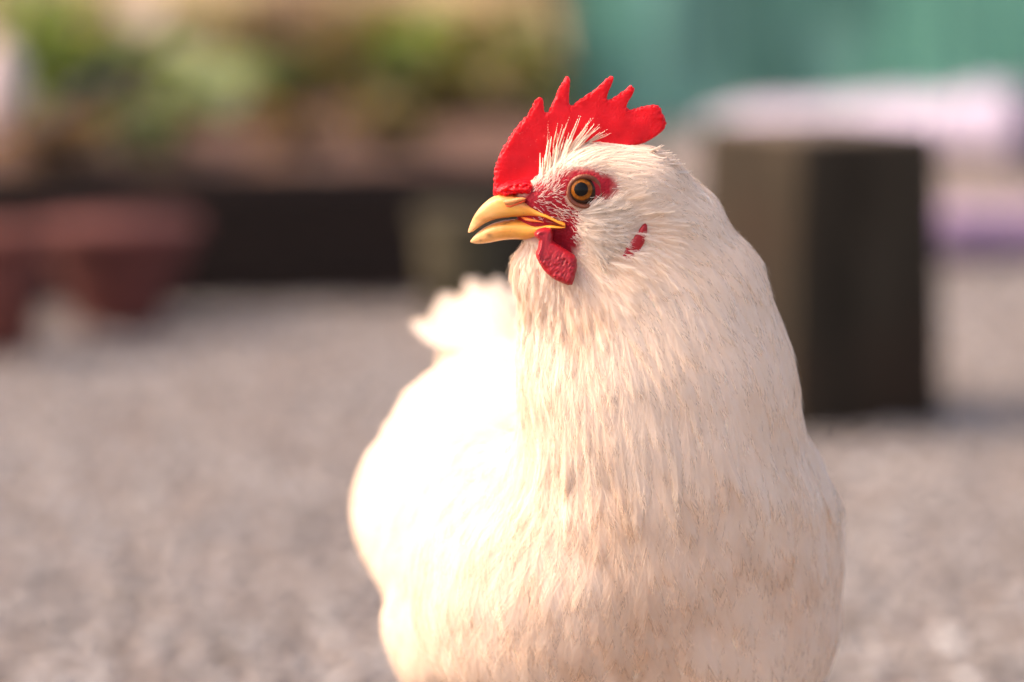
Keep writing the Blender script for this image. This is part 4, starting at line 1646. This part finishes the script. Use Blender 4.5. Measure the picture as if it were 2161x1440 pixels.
for e in (-1, 1):
    for r_ in range(2):
        bm = box_bm(0.03, 1.9, 0.084, 0.004)
        o = from_bm('board', bm, board_m, bed)
        o.matrix_parent_inverse = Matrix.Identity(4)
        o.location = (e * ((bx1 - bx0) / 2 - 0.018), 0.97, 0.002 + 0.087 * r_)
bm = bmesh.new()
bmesh.ops.create_grid(bm, x_segments=90, y_segments=60, size=0.5)
for v in bm.verts:
    x, y = v.co.x * (bx1 - bx0 - 0.07), 0.97 + v.co.y * 1.84
    v.co = Vector((x, y, bz - 0.012 + 0.10 * max(0, y - 0.1) * 0.4 + 0.022 * mnoise.noise((x * 6, y * 6, 1)) + 0.01 * mnoise.noise((x * 25, y * 25, 2))))
o = from_bm('earth', bm, simple_mat('bed_earth', (0.042, 0.022, 0.016), (0.095, 0.052, 0.037), 16, 0.95, 0.8, 0.006), bed)
o.matrix_parent_inverse = Matrix.Identity(4)


def lathe_pot(name, label, cx, cy, prof, mat, soil=True, group=None):
    t = thing(name, label, 'plant pot', (cx, cy, 0), group)
    a = np.linspace(0, 2 * np.pi, 48, endpoint=False)
    v, f = loft([np.stack([r * np.cos(a), r * np.sin(a), np.full(48, z)], -1) for z, r in prof])
    o = link('pot_wall', new_mesh(name, v, f), mat, t)
    o.matrix_parent_inverse = Matrix.Identity(4)
    zt, rt_ = max(p[0] for p in prof), max(p[1] for p in prof)
    ring = [np.stack([(rt_ + dr) * np.cos(a), (rt_ + dr) * np.sin(a), np.full(48, zt + dz)], -1) for dr, dz in ((0.0005, -0.018), (0.005, -0.016), (0.006, -0.002), (0.003, 0.002), (-0.004, 0.002), (-0.006, -0.01))]
    v, f = loft(ring, False)
    o = link('rim', new_mesh('rim', v, f), mat, t)
    o.matrix_parent_inverse = Matrix.Identity(4)
    if soil:
        v, f = loft([np.stack([(rt_ * 0.93) * k_ * np.cos(a), (rt_ * 0.93) * k_ * np.sin(a), np.full(48, zt - 0.012 + 0.012 * (1 - k_))], -1) for k_ in (1, 0.7, 0.35)])
        o = link('soil', new_mesh('soil', v, f), bpy.data.materials['bed_earth'], t)
        o.matrix_parent_inverse = Matrix.Identity(4)
    return t


terra = simple_mat('terracotta', (0.055, 0.017, 0.014), (0.12, 0.036, 0.031), 9, 0.85, 0.3, 0.002)
terra2 = simple_mat('terracotta_rust', (0.075, 0.021, 0.015), (0.12, 0.034, 0.025), 20, 0.85, 0.3, 0.002)
c = gpos(238, 705)
lathe_pot('terracotta_bowl', 'wide reddish terracotta bowl planter beside the dark board', c[0], c[1] + 0.06, [(0, 0.048), (0.006, 0.052), (0.05, 0.068), (0.09, 0.086), (0.128, 0.095)], terra)
c = gpos(-55, 760)
lathe_pot('terracotta_pot', 'rust red terracotta pot cut off by the left edge', c[0], c[1] + 0.06, [(0, 0.05), (0.006, 0.055), (0.06, 0.064), (0.14, 0.075)], terra2)
c = gpos(985, 690)
lathe_pot('olive_pot', 'mossy olive grey pot just behind the hen beak', c[0], c[1] + 0.06, [(0, 0.045), (0.006, 0.05), (0.06, 0.055), (0.135, 0.06)],
          simple_mat('mossy_clay', (0.022, 0.020, 0.011), (0.05, 0.043, 0.025), 18, 0.9, 0.5, 0.003))


# ---- plants
def leaf_mesh(name, ln, wd, fold=0.25, droop=0.35, nseg=6):
    rows = []
    for i in range(nseg + 1):
        s = i / nseg
        w = wd / 2 * math.sin(math.pi * min(1, s * 0.93 + 0.035)) ** 0.8
        z = -droop * ln * s * s
        rows.append([(-w, s * ln, z + fold * w), (0, s * ln, z), (w, s * ln, z + fold * w)])
    v = np.array(rows).reshape(-1, 3)
    f = []
    for i in range(nseg):
        for j in range(2):
            a = i * 3 + j
            f.append((a, a + 1, a + 4, a + 3))
    return v, np.array(f)


def leaf_mat(name, c1, c2, transl=0.45):
    n = NT(name)
    c1, c2 = (tuple(x * 1.4 for x in c) for c in (c1, c2))
    f = n.noise(25, 3, 0.6)
    oi = n.node('ObjectInfo')
    col = n.ramp(f, [(0.3, c1), (0.7, c2)])
    df = n.node('BsdfPrincipled')
    n.put(df.inputs['Base Color'], col)
    df.inputs['Roughness'].default_value = 0.5
    tr = n.node('BsdfTranslucent', Color=n.mix(col, (1.25, 1.3, 0.6), 1.0, 'MULTIPLY'))
    mx = n.node('MixShader')
    mx.inputs[0].default_value = transl
    n.t.links.new(df.outputs[0], mx.inputs[1])
    n.t.links.new(tr.outputs[0], mx.inputs[2])
    return n.surf(mx.outputs[0])


LM = {
    'green': leaf_mat('leaf_green', (0.065, 0.105, 0.025), (0.12, 0.175, 0.045)),
    'dark': leaf_mat('leaf_dark', (0.04, 0.06, 0.018), (0.08, 0.10, 0.035)),
    'pale': leaf_mat('leaf_pale', (0.20, 0.255, 0.125), (0.29, 0.335, 0.20)),
    'yellow': leaf_mat('leaf_yellow', (0.12, 0.095, 0.038), (0.20, 0.15, 0.07)),
    'brown': leaf_mat('leaf_dry', (0.09, 0.052, 0.03), (0.16, 0.10, 0.06)),
    'pink': leaf_mat('leaf_pinkish', (0.15, 0.085, 0.065), (0.23, 0.14, 0.11)),
}
stem_m = simple_mat('plant_stem', (0.06, 0.05, 0.025), (0.11, 0.09, 0.045), 60, 0.8)


def soil_z(Y, X=-0.5):
    dx, dy = X + 0.30, Y - BY
    lx = dx * math.cos(BROT) + dy * math.sin(BROT) - 0.30
    ly = -dx * math.sin(BROT) + dy * math.cos(BROT)
    if lx < bx1 - 0.05 and 0.02 < ly < 1.86:
        return bz - 0.012 + 0.04 * max(0, ly - 0.1) - 0.012
    return -0.008


def plant(name, label, X, Y, z0, h, spread, nstem, per, ln, wd, mat, seed, group, one_by_one=False):
    r = random.Random(seed)
    t = thing(name, label, 'plant', (X, Y, z0), group)
    lv, lf = leaf_mesh('leaf', ln, wd)
    V, F, nv0 = [], [], 0
    leaf_me = new_mesh('leaf', lv, [lf]) if one_by_one else None
    for s in range(nstem):
        a = r.random() * 6.283
        tip = Vector((math.cos(a) * spread * r.uniform(.3, 1), math.sin(a) * spread * r.uniform(.3, 1), h * r.uniform(.7, 1.05)))
        pts = [Vector((0.012 * math.cos(a), 0.012 * math.sin(a), 0.0)) * (1), tip * 0.35 + Vector((0, 0, h * 0.12)), tip * 0.7 + Vector((0, 0, h * 0.08)), tip]
        o = link('stem', tube_mesh('stem', [p[:] for p in pts], [0.004, 0.0032, 0.0024, 0.0012], 6), stem_m, t)
        o.matrix_parent_inverse = Matrix.Identity(4)
        for k_ in range(per):
            u = r.uniform(0.18, 1.0) * 3
            i = min(2, int(u))
            p = pts[i].lerp(pts[i + 1], u - i)
            R = Matrix.Rotation(r.random() * 6.283, 3, 'Z') @ Matrix.Rotation(r.uniform(-0.5, 0.9), 3, 'X') @ Matrix.Rotation(r.uniform(-.5, .5), 3, 'Y')
            sc = r.uniform(0.6, 1.15)
            if one_by_one:
                o = link('leaf', leaf_me, mat, t)
                o.matrix_parent_inverse = Matrix.Identity(4)
                o.matrix_local = Matrix.Translation(p) @ R.to_4x4() @ Matrix.Scale(sc, 4)
                continue
            vv = (lv * sc) @ np.array(R).T + np.array(p[:])
            V.append(vv)
            F.append(lf + nv0)
            nv0 += len(lv)
    if one_by_one:
        return t
    me = new_mesh('foliage', np.concatenate(V), [np.concatenate(F)])
    o = link('foliage', me, mat, t)
    o.matrix_parent_inverse = Matrix.Identity(4)
    return t


# px, py of the plant's middle top, depth, height px, material, leaf size
spots = [
    (60, 60, 4.6, 'green', .07, .03, 'broad green plant above the rust red pot'),
    (180, 130, 4.3, 'green', .08, .035, 'green leafy plant left of the pale bright plant'),
    (110, 20, 5.4, 'pale', .06, .03, 'pale yellow green plant high at the left corner'),
    (255, 40, 5.2, 'yellow', .06, .025, 'olive yellow plant behind the green leafy plant'),
    (392, 165, 4.35, 'pale', .13, .085, 'pale bright green broad leaved plant in the bed'),
    (330, 90, 4.9, 'green', .07, .03, 'mid green plant behind the pale bright plant'),
    (450, 20, 5.5, 'yellow', .06, .025, 'golden brown plant behind the pale bright plant'),
    (560, 60, 5.0, 'brown', .06, .025, 'tall dry brown plant in the middle of the bed'),
    (640, 20, 5.6, 'pink', .06, .028, 'pinkish dry plant far back in the bed'),
    (600, 190, 4.5, 'dark', .06, .025, 'low dark olive plant in front of the dry brown plant'),
    (720, 90, 5.1, 'yellow', .055, .024, 'olive yellow plant between dry brown and bright green'),
    (800, 40, 5.5, 'yellow', .06, .026, 'yellowish plant far back behind the bright green one'),
    (890, 90, 4.7, 'green', .07, .03, 'rich green leafy plant left of the teal net'),
    (860, 180, 4.5, 'dark', .06, .028, 'dark green low plant below the rich green one'),
    (980, 60, 5.0, 'yellow', .06, .025, 'olive plant between the green plant and the net'),
    (1070, 20, 5.3, 'yellow', .06, .025, 'golden plant nearest the net top edge'),
    (1080, 150, 4.8, 'dark', .06, .025, 'dark olive plant beside the foot of the net'),
    (730, 190, 4.6, 'brown', .05, .022, 'low brown dry plant left of the dark green one'),
    (480, 150, 4.8, 'yellow', .06, .024, 'low olive plant right of the pale bright plant'),
    (20, 190, 4.5, 'dark', .06, .025, 'dark low plant at the left edge behind the pale stone'),
    (980, 200, 4.5, 'yellow', .055, .022, 'low olive plant above the mossy pot'),
    (330, 330, 3.86, 'dark', .05, .022, 'dark trailing plant on the bed edge right of the bowl'),
    (640, 330, 3.92, 'brown', .05, .022, 'dry brown trailing plant on the bed edge'),
    (820, 320, 4.0, 'yellow', .05, .022, 'olive trailing plant on the bed edge near the mossy pot'),
    (930, 240, 4.55, 'dark', .06, .028, 'dark leafy plant just above the mossy pot'),
    (1030, 250, 4.6, 'yellow', .06, .026, 'olive plant low beside the hen comb'),
    (1110, 240, 4.8, 'dark', .06, .028, 'dark plant low against the net edge'),
    (1130, 90, 5.2, 'green', .06, .03, 'green plant high against the net edge'),
    (120, 330, 3.78, 'brown', .05, .024, 'brown dry plant above the terracotta bowl'),
]
for i, (px, py, d, mk, ln, wd, lab) in enumerate(spots):
    X = xat(px, d)
    zt = zat(py - 60, d)
    z0 = soil_z(d, X)
    hh = max(0.08, zt - z0)
    big_leaf = wd > 0.06
    plant('leafy_plant', lab, X, d, z0, hh, 0.05 if big_leaf else 0.085, 4 if big_leaf else 9, 4 if big_leaf else 12, ln, wd, LM[mk], 100 + i, 'plants in the raised bed', big_leaf)

# ---- hedge bank behind everything on the left
bk = bmesh.new()
bmesh.ops.create_grid(bk, x_segments=120, y_segments=24, size=0.5)
for v in bk.verts:
    x = -4.2 + (v.co.x + 0.5) * (xat(1190, 6.4) + 4.2)
    t = v.co.y + 0.5
    v.co = Vector((x, 6.0 + 3.4 * t + 0.15 * mnoise.noise((x * 2, t * 3, 0)), 1.5 * t ** 1.3 + 0.10 * mnoise.noise((x * 3, t * 5, 4)) - 0.02))
n = NT('bank_earth')
f = n.noise(4.5, 5, 0.65)
col = n.ramp(f, [(0.3, (0.10, 0.105, 0.04)), (0.48, (0.29, 0.20, 0.12)), (0.62, (0.185, 0.19, 0.07)), (0.75, (0.40, 0.29, 0.18))])
o = from_bm('earth_bank', bk, n.principled(Base_Color=col, Roughness=0.95, Normal=n.bump(n.noise(20, 5, 0.6), 0.8, 0.02)))
tag(o, 'brown and olive earth bank rising behind the garden bed', kind='structure')

# ---- pale rounded stone at the left edge, pale stones catching the light, dark cane
def stone(name, label, cx, cy, z0, rx, ry, rz, mat, seed, group=None):
    bm = bmesh.new()
    bmesh.ops.create_icosphere(bm, subdivisions=4, radius=1)
    for v in bm.verts:
        k_ = 1 + 0.12 * mnoise.noise(v.co * 1.3 + Vector((seed, 0, 0))) + 0.04 * mnoise.noise(v.co * 4 + Vector((seed, 5, 0)))
        v.co = Vector((v.co.x * rx, v.co.y * ry, v.co.z * rz)) * k_
    o = from_bm(name, bm, mat)
    o.location = (cx, cy, z0 + rz * 0.93)
    tag(o, label, 'stone', group)
    return o


pale_m = simple_mat('pale_stone', (0.36, 0.29, 0.28), (0.46, 0.39, 0.38), 12, 0.8, 0.4, 0.004)
Y = 4.2
stone('pale_stone', 'tall pale grey stone at the left edge of the bed', xat(5, Y), Y, soil_z(Y), 0.040, 0.04, (zat(85, Y) - soil_z(Y)) / 1.93, pale_m, 1)
fp = at(300, 20, 4.5)
fl_t = thing('pale_flower', 'pale round flower head high among the plants at the left', 'flower', (fp[0], 4.5, soil_z(4.5)))
fz = fp[2] - soil_z(4.5)
o = link('stem', tube_mesh('stem', [(0.01, 0, 0), (0.004, 0, fz * 0.5), (0, 0, fz)], [0.003, 0.0025, 0.002], 6), stem_m, fl_t)
o.matrix_parent_inverse = Matrix.Identity(4)
pv, pf = leaf_mesh('petal', 0.042, 0.024, 0.15, 0.15)
pm = new_mesh('petal', pv, [pf])
pmat = leaf_mat('petal_pale', (0.42, 0.34, 0.28), (0.55, 0.46, 0.40), 0.3)
for k_ in range(14):
    o = link('petal', pm, pmat, fl_t)
    o.matrix_parent_inverse = Matrix.Identity(4)
    o.matrix_local = Matrix.Translation((0, -0.004, fz)) @ Matrix.Rotation(math.radians(68), 4, 'X') @ Matrix.Rotation(k_ / 14 * 6.283, 4, 'Z') @ Matrix.Rotation(0.15 + 0.25 * (k_ % 2), 4, 'X')
p0 = at(-60, 350, 4.05)
p1 = at(330, 100, 4.25)
pts = np.stack([p0 + (p1 - p0) * s for s in (-0.35, 0, 0.5, 1.0, 1.25)])
o = link('dark_cane', tube_mesh('dark_cane', pts, [0.017, 0.016, 0.013, 0.009, 0.006], 8), simple_mat('cane_dark', (0.02, 0.018, 0.025), (0.05, 0.04, 0.05), 40, 0.6))
tag(o, 'dark slanting cane across the plants at the left', 'cane')
